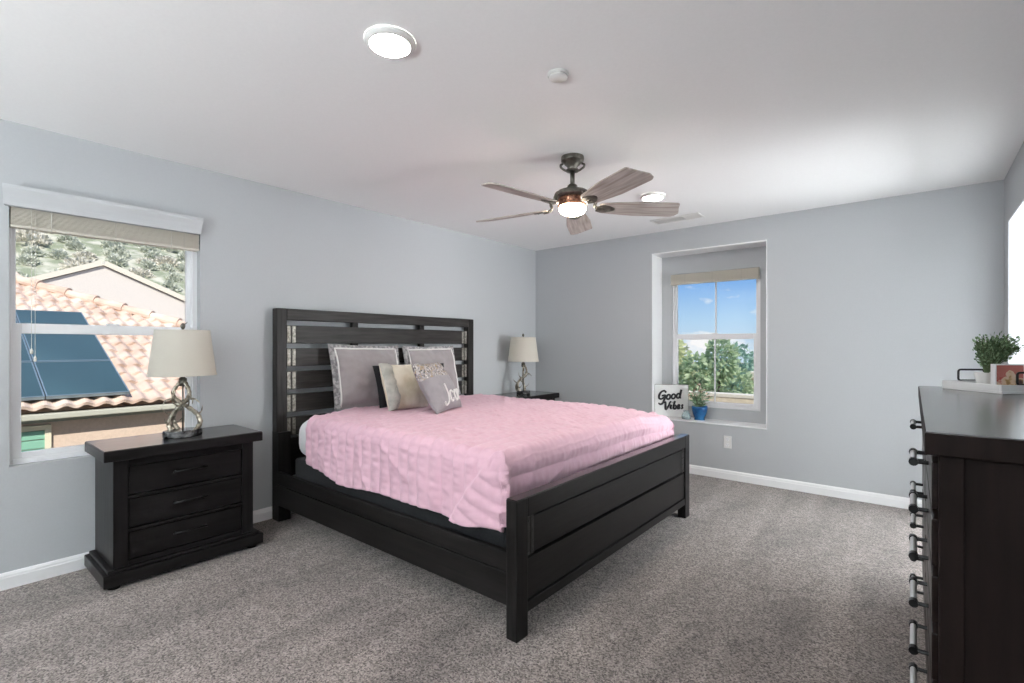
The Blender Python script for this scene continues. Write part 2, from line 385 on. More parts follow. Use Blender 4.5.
# ------------------------------------------------------------------ windows
def ring(b, u0, u1, z0, z1, wl, wr, wb, wt, d0, d1, T):
    # rectangular frame in a plane: u across, z up, d depth; T maps (u, d, z)
    b.box(u0, u0 + wl, d0, d1, z0, z1, T); b.box(u1 - wr, u1, d0, d1, z0, z1, T)
    b.box(u0 + wl, u1 - wr, d0, d1, z0, z0 + wb, T); b.box(u0 + wl, u1 - wr, d0, d1, z1 - wt, z1, T)

def hung_window(name, u0, u1, z0, z1, zm, T, label, muntin):
    # T maps u (across), d (depth outwards), z
    b = MB(); ring(b, u0, u1, z0, z1, 0.016, 0.028, 0.030, 0.03, 0.0, 0.075, T)
    root = struct(b.build(name, M['vinyl'], bevel=0.003), label, 'window')
    a0, a1, c0, c1 = u0 + 0.016, u1 - 0.028, z0 + 0.030, z1 - 0.03
    b = MB(); ring(b, a0, a1, zm - 0.02, c1, 0.018, 0.022, 0.03, 0.03, 0.042, 0.068, T)
    if muntin: b.box((u0 + u1) / 2 - 0.007, (u0 + u1) / 2 + 0.007, 0.046, 0.062, zm + 0.01, c1 - 0.03, T)
    b.build('upper_sash', M['vinyl'], root, bevel=0.002)
    b = MB(); ring(b, a0, a1, c0, zm + 0.035, 0.036, 0.036, 0.03, 0.055, 0.008, 0.036, T)
    if muntin: b.box((u0 + u1) / 2 - 0.007, (u0 + u1) / 2 + 0.007, 0.014, 0.030, c0 + 0.03, zm - 0.02, T)
    b.box((u0 + u1) / 2 - 0.03, (u0 + u1) / 2 + 0.03, 0.000, 0.03, zm + 0.034, zm + 0.045, T)
    b.build('lower_sash', M['vinyl'], root, bevel=0.002)
    b = MB(); b.box(a0 + 0.02, a1 - 0.02, 0.053, 0.057, zm, c1 - 0.02, T); b.build('upper_pane', M['glass'], root)
    b = MB(); b.box(a0 + 0.03, a1 - 0.03, 0.020, 0.024, c0 + 0.02, zm - 0.01, T); b.build('lower_pane', M['glass'], root)
    return root
TA = Matrix(((0, -1, 0, XL - 0.055), (1, 0, 0, 0), (0, 0, 1, 0), (0, 0, 0, 1)))       # u->y, d->-x
hung_window('window_1', A0, A1, AZ0, AZ1 - 0.001, 1.352, TA, 'white vinyl sash window beside the left nightstand', False)
TB = Matrix(((1, 0, 0, 0), (0, 1, 0, NY + 0.012), (0, 0, 1, 0), (0, 0, 0, 1)))
hung_window('window_2', B0, B1, BZ0, BZ1 - 0.001, 1.350, TB, 'white vinyl sash window set in the back wall niche', True)

TC_ = Matrix(((0, 1, 0, XR + 0.15 + 2.12), (1, 0, 0, 0), (0, 0, 1, 0), (0, 0, 0, 1)))  # glowing window added in the unseen next room as soft key light
b = MB(); ring(b, 3.55, 5.45, 0.35, 1.75, 0.05, 0.05, 0.05, 0.05, 0.0, 0.075, TC_); b.box(4.485, 4.515, 0.01, 0.07, 0.40, 1.70, TC_)
w3 = struct(b.build('added_fill_window', M['vinyl'], bevel=0.003), 'wide glowing window added in the unseen next room to light the bedroom', 'window')
for u0_, u1_ in ((3.60, 4.485), (4.515, 5.40)):
    b = MB(); b.box(u0_, u1_, 0.03, 0.04, 0.40, 1.70, TC_); b.build('fill_glow_pane', M['frosted'], w3)

def blind(u0, u1, ztop, zbot, T, label, val=None, cords=()):
    r = thing('window_blind', label, 'blind')
    n = int((ztop - zbot) / 0.0075)
    b = MB()
    for i in range(n):
        z = zbot + 0.018 + (ztop - zbot - 0.018) * i / n
        b.box(u0 + random.uniform(0, .002), u1 - random.uniform(0, .002), -0.025 + random.uniform(-.001, .001), 0.024, z, z + 0.0042, T)
    b.build('slat_stack', M['blind'], r)
    b = MB(); b.box(u0, u1, -0.026, 0.026, zbot, zbot + 0.016, T); b.build('bottom_rail', M['blind'], r, bevel=0.003)
    for q in (0.18, 0.5, 0.82):
        b = MB(); u = lerp(u0, u1, q); b.box(u - 0.002, u + 0.002, -0.0285, -0.0268, zbot, ztop, T)
        b.build('ladder_tape', M['cord'], r)
    if val:
        v0, v1, w0, w1, D, d_back = val
        # crown shaped valance: profile (outwards distance, height)
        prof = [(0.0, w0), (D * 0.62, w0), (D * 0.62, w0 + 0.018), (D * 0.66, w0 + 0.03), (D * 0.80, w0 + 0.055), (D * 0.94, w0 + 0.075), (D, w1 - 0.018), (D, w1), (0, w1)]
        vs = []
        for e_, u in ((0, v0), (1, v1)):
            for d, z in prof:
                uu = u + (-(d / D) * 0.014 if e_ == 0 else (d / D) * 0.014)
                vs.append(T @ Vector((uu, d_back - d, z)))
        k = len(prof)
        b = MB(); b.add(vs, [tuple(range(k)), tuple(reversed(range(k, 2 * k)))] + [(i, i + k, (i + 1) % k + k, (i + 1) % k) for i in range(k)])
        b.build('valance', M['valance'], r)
    for (u, z0, d, rr) in cords:
        b = MB(); b.tube([T @ Vector((u, d, ztop)), T @ Vector((u, d, (ztop + z0) / 2)), T @ Vector((u, d, z0))], rr, 6)
        b.lathe([(0.002, 0), (0.006, 0.004), (0.007, 0.02), (0.002, 0.032)], 8, T @ Vector((u, d, z0 - 0.03)))
        b.build('pull_cord', M['cord'], r)
    return r
TA2 = Matrix(((0, -1, 0, XL - 0.026), (1, 0, 0, 0), (0, 0, 1, 0), (0, 0, 0, 1)))
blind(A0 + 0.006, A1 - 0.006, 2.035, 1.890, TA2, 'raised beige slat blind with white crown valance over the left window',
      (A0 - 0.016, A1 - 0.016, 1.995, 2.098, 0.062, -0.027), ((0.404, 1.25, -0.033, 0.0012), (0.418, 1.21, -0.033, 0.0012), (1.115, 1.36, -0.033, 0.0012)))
TB2 = Matrix(((1, 0, 0, 0), (0, 1, 0, NY - 0.03), (0, 0, 1, 0), (0, 0, 0, 1)))
blind(B0 + 0.004, B1 - 0.004, 2.012, 1.905, TB2, 'raised beige slat blind above the niche window with blue sky')

# ------------------------------------------------------------------ bed frame
def rel(root, *objs):
    # parts modelled in room coordinates: keep them where they are under an Empty standing at its base
    for o in objs: o.matrix_parent_inverse = Matrix.Translation(root.location).inverted()
bed = thing('bed_frame', 'dark stained wooden king bed frame with slatted headboard and low footboard', 'bed', (-2.45, 2.67, 0))
BY0, BY1 = 1.63, 3.675          # footboard, across the bed
HY0, HY1 = 1.670, 3.71           # headboard
FX0, FX1 = -1.378, -1.318       # footboard depth
HX0, HX1 = -3.645, -3.575       # headboard depth
def part(b, name, m, root=bed, **k):
    o = b.build(name, m, root, **k); rel(root, o); return o
def rivets(b, pts, n, r=0.0045):
    T = Vector(n).to_track_quat('Z', 'Y').to_matrix().to_4x4()
    for p in pts:
        b.lathe([(r, -0.001), (r, 0.001), (r * 0.7, 0.0035), (0.0005, 0.0045)], 8, T=Matrix.Translation(p) @ T)

# headboard
b = MB(); b.box(HX0, HX1, HY0 + 0.075, HY1 - 0.075, 1.455, 1.538); part(b, 'headboard_top_rail', M['head_y'], bevel=0.004)
for y in (HY0, HY1 - 0.075):
    b = MB(); b.box(HX0, HX1, y, y + 0.075, 0.62, 1.538); part(b, 'headboard_stile', M['head_z'], bevel=0.004)
for y in (HY0 - 0.001, HY1 - 0.089):
    b = MB(); b.box(HX0, HX1 + 0.03, y, y + 0.09, 0.0, 0.64); part(b, 'leg', M['bed_z'], bevel=0.004)
for i in range(5):
    z1 = 1.417 - i * 0.1705
    b = MB(); b.box(HX0 + 0.012, HX1 - 0.022, HY0 + 0.06, HY1 - 0.06, z1 - 0.134, z1)
    s_ = part(b, 'headboard_slat', M['head_y'], bevel=0.003)
    for side in (0, 1):
        for off in (0.006, 0.045):
            y = (HY0 + 0.080 + off) if side == 0 else (HY1 - 0.080 - off - 0.024)
            b = MB(); b.box(HX1 - 0.022, HX1 - 0.018, y, y + 0.024, z1 - 0.130, z1 - 0.004)
            rivets(b, [(HX1 - 0.018, y + 0.012, z1 - t) for t in (0.012, 0.045, 0.09, 0.122)], (1, 0, 0))
            o = b.build('strap', M['strap'], s_); rel(bed, o); o.matrix_parent_inverse = Matrix.Identity(4)
    # small spacer blocks seen in the gaps
b = MB(); b.box(HX0 + 0.012, HX1 - 0.03, HY0 + 0.075, HY1 - 0.075, 0.30, 0.58); part(b, 'headboard_lower_panel', M['bed_y'])
for y in (2.33, 3.04):
    b = MB(); b.box(HX0 + 0.006, HX1 - 0.024, y - 0.025, y + 0.025, 0.58, 1.46); part(b, 'headboard_batten', M['bed_z'])

# footboard
for y in (BY0, BY1 - 0.08):
    b = MB(); b.box(FX0, FX1, y, y + 0.08, 0.0, 0.603); part(b, 'leg', M['bed_z'], bevel=0.004)
b = MB(); b.box(FX0, FX1, BY0 + 0.08, BY1 - 0.08, 0.518, 0.603); tr_ = part(b, 'footboard_top_rail', M['bed_y'], bevel=0.004)
b = MB(); b.box(FX0 + 0.003, FX1 - 0.003, BY0 + 0.003, BY1 - 0.003, 0.6025, 0.606); o = b.build('polished_cap', M['night_top'], tr_); o.matrix_parent_inverse = Matrix.Identity(4)
b = MB(); b.box(FX0, FX1 - 0.004, BY0 + 0.08, BY1 - 0.08, 0.100, 0.146); part(b, 'footboard_bottom_rail', M['bed_y'], bevel=0.003)
for z0, z1 in ((0.150, 0.330), (0.347, 0.506)):
    b = MB(); b.box(FX0 + 0.015, FX1 - 0.012, BY0 + 0.07, BY1 - 0.07, z0, z1)
    s_ = part(b, 'footboard_slat', M['bed_y'], bevel=0.003)
    if z0 > 0.3:
        for side in (0, 1):
            for off in (0.004, 0.032):
                y = (BY0 + 0.083 + off) if side == 0 else (BY1 - 0.083 - off - 0.018)
                b = MB(); b.box(FX1 - 0.012, FX1 - 0.009, y, y + 0.018, z0 - 0.004, z1 + 0.006)
                rivets(b, [(FX1 - 0.009, y + 0.009, lerp(z0, z1, t)) for t in (0.08, 0.35, 0.65, 0.92)], (1, 0, 0), 0.004)
                o = b.build('strap', M['gunmetal'], s_); o.matrix_parent_inverse = Matrix.Identity(4)
# side rails: two boards each with a worn ledge
for y0, y1 in ((1.652, 1.684), (3.625, 3.657)):
    b = MB(); b.box(HX1 + 0.03, FX0, y0, y1, 0.128, 0.272); s_ = part(b, 'side_rail', M['bed_x'], bevel=0.004)
    b = MB(); b.box(HX1 + 0.03, FX0, y0 + 0.004, y1 + 0.004 if y0 < 2 else y1 - 0.002, 0.275, 0.362)
    o = b.build('rail_upper_board', M['bed_x'], s_, bevel=0.005); o.matrix_parent_inverse = Matrix.Identity(4)

# ------------------------------------------------------------------ box spring, mattress, quilt
def rbox(b, x0, x1, y0, y1, z0, z1, r, n=5):
    # rounded box from a subdivided superquadric-like shell
    import bmesh
    bm = bmesh.new(); bmesh.ops.create_cube(bm, size=1.0)
    bmesh.ops.subdivide_edges(bm, edges=bm.edges, cuts=2 * n, use_grid_fill=True)
    cx, cy, cz = (x0 + x1) / 2, (y0 + y1) / 2, (z0 + z1) / 2
    hx, hy, hz = (x1 - x0) / 2, (y1 - y0) / 2, (z1 - z0) / 2
    bm.verts.ensure_lookup_table()
    def warp(t, h):
        # give half of the subdivisions to the rounded edge
        s = 1 if t >= 0 else -1; a = abs(t) * 2
        k = 0.45
        return s * ((a / k) * (h - r) if a < k else (h - r) + (a - k) / (1 - k) * r)
    vs = []
    for v in bm.verts:
        p = Vector((warp(v.co.x, hx), warp(v.co.y, hy), warp(v.co.z, hz)))
        q = Vector((max(-hx + r, min(hx - r, p.x)), max(-hy + r, min(hy - r, p.y)), max(-hz + r, min(hz - r, p.z))))
        d = p - q
        # cube of side r to ball of radius r
        if d.length > 1e-9:
            mxc = max(abs(d.x), abs(d.y), abs(d.z)); d = d.normalized() * mxc
        p = q + d
        vs.append((cx + p.x, cy + p.y, cz + p.z))
    fs = [tuple(v.index for v in f.verts) for f in bm.faces]
    bm.free(); return b.add(vs, fs)

b = MB(); rbox(b, -3.40, -1.448, 1.712, 3.603, 0.20, 0.475, 0.02)
tag(b.build('box_spring', M['black_fabric'], smooth=True), 'black fabric box spring between the side rails under the mattress', 'box spring')
b = MB(); rbox(b, -3.405, -1.475, 1.708, 3.590, 0.478, 0.750, 0.10)
mt = tag(b.build('mattress', M['sheet'], smooth=True), 'white sheeted king mattress showing at the head of the bed', 'mattress')

QX0, QX1, QY0, QY1, QZ = -3.385, -1.432, 1.688, 3.627, 0.775
QR = 0.06
def bend(t, r):
    # arc length t past the start of a rounded edge -> (outwards, drop)
    q = r * PI / 2
    if t <= 0: return t, 0.0
    if t < q: return r * math.sin(t / r), r * (1 - math.cos(t / r))
    return r, r + (t - q)
def quilt_point(u, v):
    # u: 0 head .. 1 foot; v: 0 near side .. 1 far side (arc length)
    lenx = (QX1 - QR - QX0); foot_drop = 0.30
    near = max(0.0, min(1.0, (0.34 - v) / 0.24)); near = near * near * (3 - 2 * near)
    du0 = 0.20 * near
    du = du0 + u * (lenx + foot_drop + 0.5 * QR * PI / 2 - du0)
    wy = (QY1 - QY0) - 2 * QR
    hang = 0.392 + 0.006 * math.sin(u * 9) + 0.006 * math.sin(u * 27 + 1) - 0.055 * max(0, 1 - u / 0.22) - 0.04 * max(0, (u - 0.72) / 0.28)
    tot = wy + 2 * hang
    sv = (v - 0.5) * tot
    side = -1 if sv < 0 else 1
    ov, dv = bend(abs(sv) - wy / 2, QR)
    ou, dd = bend(du - lenx, QR)
    x = QX0 + lenx + ou
    y = (QY0 + QY1) / 2 + side * (wy / 2 + ov)
    drop = max(dd, dv); mn = min(dd, dv)
    if mn > 0:
        bu = 0.16 * mn
        x += bu * 0.15; y += side * bu * 0.22
    z = QZ - drop
    # crowned top
    tx = max(0, 1 - ((x - (-2.4)) / 1.05) ** 2); ty = max(0, 1 - ((y - 2.655) / 0.98) ** 2)
    z += 0.006 * tx ** 0.5 * ty ** 0.5
    kx = max(0.0, 1 - (QX1 - x) / 0.5); ky = max(0.0, 1 - (QY1 - y) / 0.6)
    if drop < 0.25: z -= 0.045 * kx * ky * (1 - drop / 0.25)
    # outwards direction for relief
    if drop < QR: nrm = Vector((0, 0, 1))
    elif dv >= dd: nrm = Vector((0, side, 0.1))
    else: nrm = Vector((1, 0, 0.1))
    # stitched channels across the bed, puckered in between
    a_ = max(0.0, lenx - du)
    flap = 0.0
    if side < 0 and dv > 0.3 * QR:
        flap = max(0.0, min(1.0, (0.80 * dv - a_) / 0.035 + 0.5)); flap = flap * flap * (3 - 2 * flap)
    ca = abs(math.sin(PI * du / 0.085)) ** 0.7
    cb = abs(math.sin(PI * (dv + 0.4 * a_) / 0.075)) ** 0.7
    ch = lerp(ca, cb, flap)
    rel_ = 0.0110 * (ch - 0.6)
    p = Vector((x, y, z))
    q = Vector((du * 11, sv * 38, 0.0))
    rel_ += 0.0075 * noise.noise(q) * ch
    lowf = noise.noise(Vector((du * 3.2, sv * 3.2, 4.0))) * 0.007 + noise.noise(Vector((du * 8 + sv * 3, sv * 7 - du * 3, 9.0))) * 0.0045
    ridge = 1 - abs(noise.noise(Vector((du * 2.6 + sv * 2.2, sv * 2.0 - du * 1.2, 2.0))) * 2.4)
    lowf += 0.008 * max(0, ridge) ** 5
    amp = 1.0 if drop < 0.02 else 1.25
    if drop > QR: lowf += 0.012 * (drop / 0.3) * math.sin(du * 11 + 2 * math.sin(du * 4)) * (1 if dv >= dd else 0.3)
    p += nrm * (0.022 * flap + rel_ + max(-0.006, lowf) * amp + 0.004)
    return p
b = MB(); b.grid(quilt_point, 420, 300)
qo = b.build('quilt', M['quilt'], smooth=True, solid=0.008, fixn=False)
qo.modifiers['thickness'].offset = -1
tag(qo, 'pink stitched quilt draped over the king bed', 'quilt')

# ------------------------------------------------------------------ pillows
def pillow_fn(w, h, t, flange=0.0, pinch=0.05, power=2.6, sag=0.0, seed=0, wr=0.012):
    # returns fn(s, v, side) with s, v in -1..1; x across, y thickness (front = -y), z up from its bottom edge
    def fn(s, v, side):
        es, ev = abs(s), abs(v)
        x = s * w / 2 * (1 - pinch * (1 - ev ** 2) * es ** 2)
        z = h / 2 + v * h / 2 * (1 - pinch * (1 - es ** 2) * ev ** 2)
        fs = min(1.0, es / (1 - flange)) if flange else es
        fv = min(1.0, ev / (1 - flange)) if flange else ev
        q = max(0.0, (1 - fs ** power)) * max(0.0, (1 - fv ** power))
        th = t / 2 * q ** 0.5 + 0.004
        th *= 1 + sag * (-v)
        n = noise.noise(Vector((x * 7 + seed, z * 7, side * 3.0))) * wr + noise.noise(Vector((x * 17 + seed, z * 24, side * 5.0))) * wr * 0.45
        y = side * (th + n * min(1, q * 3 + (0.25 if flange else 0)))
        return Vector((x, y, z))
    return fn
def pillow_mesh(b, fn, n=36):
    for side in (-1, 1):
        b.grid(lambda a, c: fn(a * 2 - 1, c * 2 - 1, side), n, n)
    ring_ = [(i / n * 2 - 1, -1) for i in range(n)] + [(1, i / n * 2 - 1) for i in range(n)] + [(1 - i / n * 2, 1) for i in range(n)] + [(-1, 1 - i / n * 2) for i in range(n)]
    k = len(ring_)
    b.add([fn(s, v, -1) for s, v in ring_] + [fn(s, v, 1) for s, v in ring_], [(i, (i + 1) % k, k + (i + 1) % k, k + i) for i in range(k)])
def place(o, loc, rz, tilt, roll=0.0):
    # front of the pillow (-y) turned to face the room; leaned back by tilt
    o.location = loc; o.rotation_mode = 'XYZ'
    o.matrix_world = Matrix.Translation(loc) @ Matrix.Rotation(rz, 4, 'Z') @ Matrix.Rotation(-tilt, 4, 'X') @ Matrix.Rotation(roll, 4, 'Y')

def sham(loc, rz, tilt, w, h, label, roll=0.0, seed=0):
    fn = pillow_fn(w, h, 0.17, flange=0.11, pinch=0.035, power=2.4, sag=0.18, seed=seed, wr=0.021)
    r = thing('euro_sham', label, 'pillow', group=None)
    k = 0.86
    b = MB()
    pillow_mesh(b, fn, 44)
    o = b.build('cover', [M['sham'], M['sham_edge']], r, smooth=True)
    for p in o.data.polygons:
        c = p.center
        if abs(c.x) > w / 2 * k or c.z - h / 2 > h / 2 * k: p.material_index = 1
    pts = []
    for s, v in [(-1, -1.1 + 2.1 * i / 20) for i in range(20)] + [(-1 + 2 * i / 20, 1) for i in range(20)] + [(1, 1 - 2.1 * i / 20) for i in range(21)]:
        p = fn(s * k, v * k, -1); pts.append(p + Vector((0, -0.004, 0)))
    b = MB(); b.tube(pts, 0.0065, 8); b.build('piping', M['piping'], r, smooth=True)
    place(r, loc, rz, tilt, roll); return r
BZT = 0.786
FACE = PI / 2                      # rz that turns the front (-y) towards +x, the foot of the bed
sham((-3.385, 2.345, BZT - 0.012), FACE - 0.04, 0.25, 0.645, 0.515, 'large grey sham with white piping at the left end of the headboard', 0.02, 1)
sham((-3.43, 3.07, BZT - 0.012), FACE + 0.03, 0.20, 0.64, 0.50, 'large grey sham with white piping behind the printed grey pillow', -0.01, 5)

fn = pillow_fn(0.74, 0.335, 0.12, pinch=0.03, power=2.8, seed=11, wr=0.004)
b = MB(); pillow_mesh(b, fn); bp_ = b.build('lumbar_pillow', M['black_fabric'], smooth=True)
tag(bp_, 'long black lumbar pillow between the grey shams and small cushions', 'pillow'); place(bp_, (-3.20, 2.655, BZT), FACE, 0.28)

fn = pillow_fn(0.40, 0.36, 0.13, pinch=0.05, power=2.6, seed=21, wr=0.016)
r = thing('throw_pillow', 'small cream pillow with beige grey gusset at the front left', 'pillow')
b = MB(); pillow_mesh(b, fn, 40)
b.build('cover', M['cream'], r, smooth=True)
gp = []
for i in range(25):
    v = -1 + 2 * i / 24
    gp.append((fn(-0.98, v, -1), fn(-0.72 - 0.06 * math.sin(i * 0.8), v, -1)))
b = MB()
gv = []
for p, q in gp: gv += [p + Vector((-0.014, 0.0, 0)), p + Vector((0, -0.018, 0)), q + Vector((0, -0.020, 0)), q + Vector((0.006, -0.004, 0))]
b.add(gv, [(i * 4 + j, i * 4 + j + 1, i * 4 + j + 5, i * 4 + j + 4) for i in range(24) for j in range(3)])
b.build('gusset', M['cream_edge'], r, smooth=True)
for sx in (-1, 1):
    pts = [fn(sx * 0.97 if sx > 0 else -0.70, -1 + 2 * i / 20, -1) + Vector((0, -0.010 if sx < 0 else 0, 0)) for i in range(21)]
    b = MB(); b.tube(pts, 0.005, 6); b.build('seam', M['cream_edge'], r, smooth=True)
place(r, (-2.97, 2.385, BZT), FACE + 0.10, 0.34, 0.03)

# script strokes for lettering
def strokes(b, paths, ox, oy, s, T, thick, flat=0.35, shear=0.0, n=6):
    # paths: lists of (x, y[, width factor]); T maps (x, y, 0) to the thing's space
    for pth in paths:
        pp = [Vector((ox + (p[0] + shear * p[1]) * s, oy + p[1] * s, 0)) for p in pth]
        wf = [p[2] if len(p) > 2 else 1.0 for p in pth]
        sp = spline(pp, n); m = len(sp)
        rad = [thick * lerp(wf[min(int(i / n), len(wf) - 1)], wf[min(int(i / n) + 1, len(wf) - 1)], (i / n) % 1.0) for i in range(m)]
        b.tube([T(p) for p in sp], rad, 8)
def oval(cx, cy, rx, ry, a0=0.0, a1=2 * PI, n=9):
    return [(cx + rx * math.cos(a0 + (a1 - a0) * i / n), cy + ry * math.sin(a0 + (a1 - a0) * i / n)) for i in range(n + 1)]

fn = pillow_fn(0.455, 0.40, 0.14, pinch=0.06, power=2.5, seed=31, wr=0.008)
r = thing('throw_pillow', 'small grey pillow with speckled top band and white script', 'pillow')
M['tweed'] = mat('speckled_tweed', (0.4, 0.38, 0.36), 0.85, spec=0.2)
def tweed(m):
    N, L, bs = nodes(m)
    tc = N.new('ShaderNodeTexCoord'); vo = N.new('ShaderNodeTexVoronoi'); vo.inputs['Scale'].default_value = 85
    rp = N.new('ShaderNodeValToRGB'); el = rp.color_ramp.elements
    el[0].position = 0.0; el[0].color = (0.10, 0.095, 0.10, 1); el[1].position = 1.0; el[1].color = (0.66, 0.63, 0.60, 1)
    for p_, c_ in ((0.3, (0.36, 0.34, 0.34)), (0.5, (0.42, 0.30, 0.17)), (0.58, (0.30, 0.28, 0.29)), (0.8, (0.5, 0.47, 0.46))):
        q = el.new(p_); q.color = (*c_, 1)
    sp = N.new('ShaderNodeSeparateColor')
    L(tc.outputs['Object'], vo.inputs['Vector']); L(vo.outputs['Color'], sp.inputs[0]); L(sp.outputs[0], rp.inputs[0]); L(rp.outputs[0], bs.inputs['Base Color'])
tweed(M['tweed'])
b = MB(); pillow_mesh(b, fn, 40)
o = b.build('cover', [M['grey_pillow'], M['tweed']], r, smooth=True)
for p in o.data.polygons:
    if p.center.z > 0.262: p.material_index = 1
b = MB()
def on_pillow(p):
    s_, v_ = p.x / 0.2275, (p.y - 0.20) / 0.20
    q = fn(max(-1, min(1, s_)), max(-1, min(1, v_)), -1); return q + Vector((0, -0.003, 0))
strokes(b, [[(0.55, 1.0), (0.62, 0.55), (0.50, 0.05), (0.20, -0.05), (0.08, 0.12)],
            oval(0.98, 0.32, 0.18, 0.27, 0.6, 5.8), oval(1.50, 0.32, 0.18, 0.27, 0.6, 0.6 + 2 * PI),
            [(1.82, 0.62), (1.86, 0.3), (1.86, 0.06)], [(1.86, 0.4), (2.0, 0.62), (2.14, 0.55)]],
        -0.150, 0.040, 0.150, on_pillow, 0.0072, shear=0.12)
b.build('lettering', M['piping'], r, smooth=True)
place(r, (-2.667, 2.520, BZT + 0.002), FACE + 0.42, 0.52, 0.0)

# ------------------------------------------------------------------ nightstands
def nightstand(loc, label):
    # local: front faces +x, width along y (0 = middle), back at x = -0.225
    r = thing('nightstand', label, 'nightstand', loc, 0, 'matching nightstands beside the bed')
    Wd, D, H = 0.79, 0.445, 0.724
    x0, x1 = -D / 2, D / 2; y0, y1 = -Wd / 2, Wd / 2
    b = MB(); b.box(x0, x1, y0, y1, H - 0.058, H - 0.003); tp_ = b.build('top', M['night_y'], r, bevel=0.004)
    b = MB(); b.box(x0 + 0.004, x1 - 0.004, y0 + 0.004, y1 - 0.004, H - 0.0035, H); b.build('polished_surface', M['night_top'], tp_)
    bx1, by0, by1 = x1 - 0.032, y0 + 0.045, y1 - 0.045
    b = MB()
    b.box(x0 + 0.01, bx1 - 0.012, by0, by0 + 0.02, 0.10, H - 0.058); b.box(x0 + 0.01, bx1 - 0.012, by1 - 0.02, by1, 0.10, H - 0.058)
    b.box(x0 + 0.01, x0 + 0.02, by0 + 0.02, by1 - 0.02, 0.10, H - 0.058)
    b.build('side_panel', M['night_z'], r)
    for y in (by0, by1 - 0.064):
        b = MB(); b.box(bx1 - 0.03, bx1, y, y + 0.064, 0.10, H - 0.058); b.build('front_stile', M['night_z'], r, bevel=0.003)
    iy0, iy1 = by0 + 0.064, by1 - 0.064
    b = MB()
    zt = [(0.625, 0.666), (0.452, 0.468), (0.276, 0.292), (0.10, 0.124)]
    for z0, z1 in zt: b.box(bx1 - 0.03, bx1 - 0.005, iy0, iy1, z0, z1)
    b.build('front_rail', M['night_y'], r, bevel=0.002)
    for z0, z1 in ((0.472, 0.621), (0.296, 0.448), (0.128, 0.272)):
        b = MB(); b.box(bx1 - 0.30, bx1 - 0.012, iy0 + 0.004, iy1 - 0.004, z0, z1)
        d = b.build('drawer', M['night_y'], r, bevel=0.003)
        zc = (z0 + z1) / 2 + 0.012; hl = 0.085
        b = MB(); b.tube([(bx1 + 0.016, -hl, zc), (bx1 + 0.016, hl, zc)], 0.0055, 10)
        for y in (-hl * 0.8, hl * 0.8): b.tube([(bx1 - 0.013, y, zc), (bx1 + 0.016, y, zc)], 0.0045, 8)
        h = b.build('handle', M['dark_metal'], d, smooth=True)
    b = MB(); b.box(x0 + 0.004, x1 + 0.004, y0 - 0.002, y1 + 0.002, 0.022, 0.084); b.box(x0 + 0.008, x1 - 0.014, y0 + 0.018, y1 - 0.018, 0.084, 0.10)
    b.build('plinth', M['night_y'], r, bevel=0.004)
    for x in (x0 + 0.045, x1 - 0.045):
        for y in (y0 + 0.05, y1 - 0.05):
            b = MB(); b.lathe([(0.028, 0), (0.03, 0.01), (0.03, 0.022)], 14, (x, y, 0)); b.build('foot', M['dark_metal'], r)
    return r
n1 = nightstand((-3.427, 1.014, 0), 'charcoal three drawer nightstand standing below the left window')
n2 = dup(n1, (-3.427, 4.355, 0), 0, 'charcoal nightstand in the far corner, half hidden behind the bed')

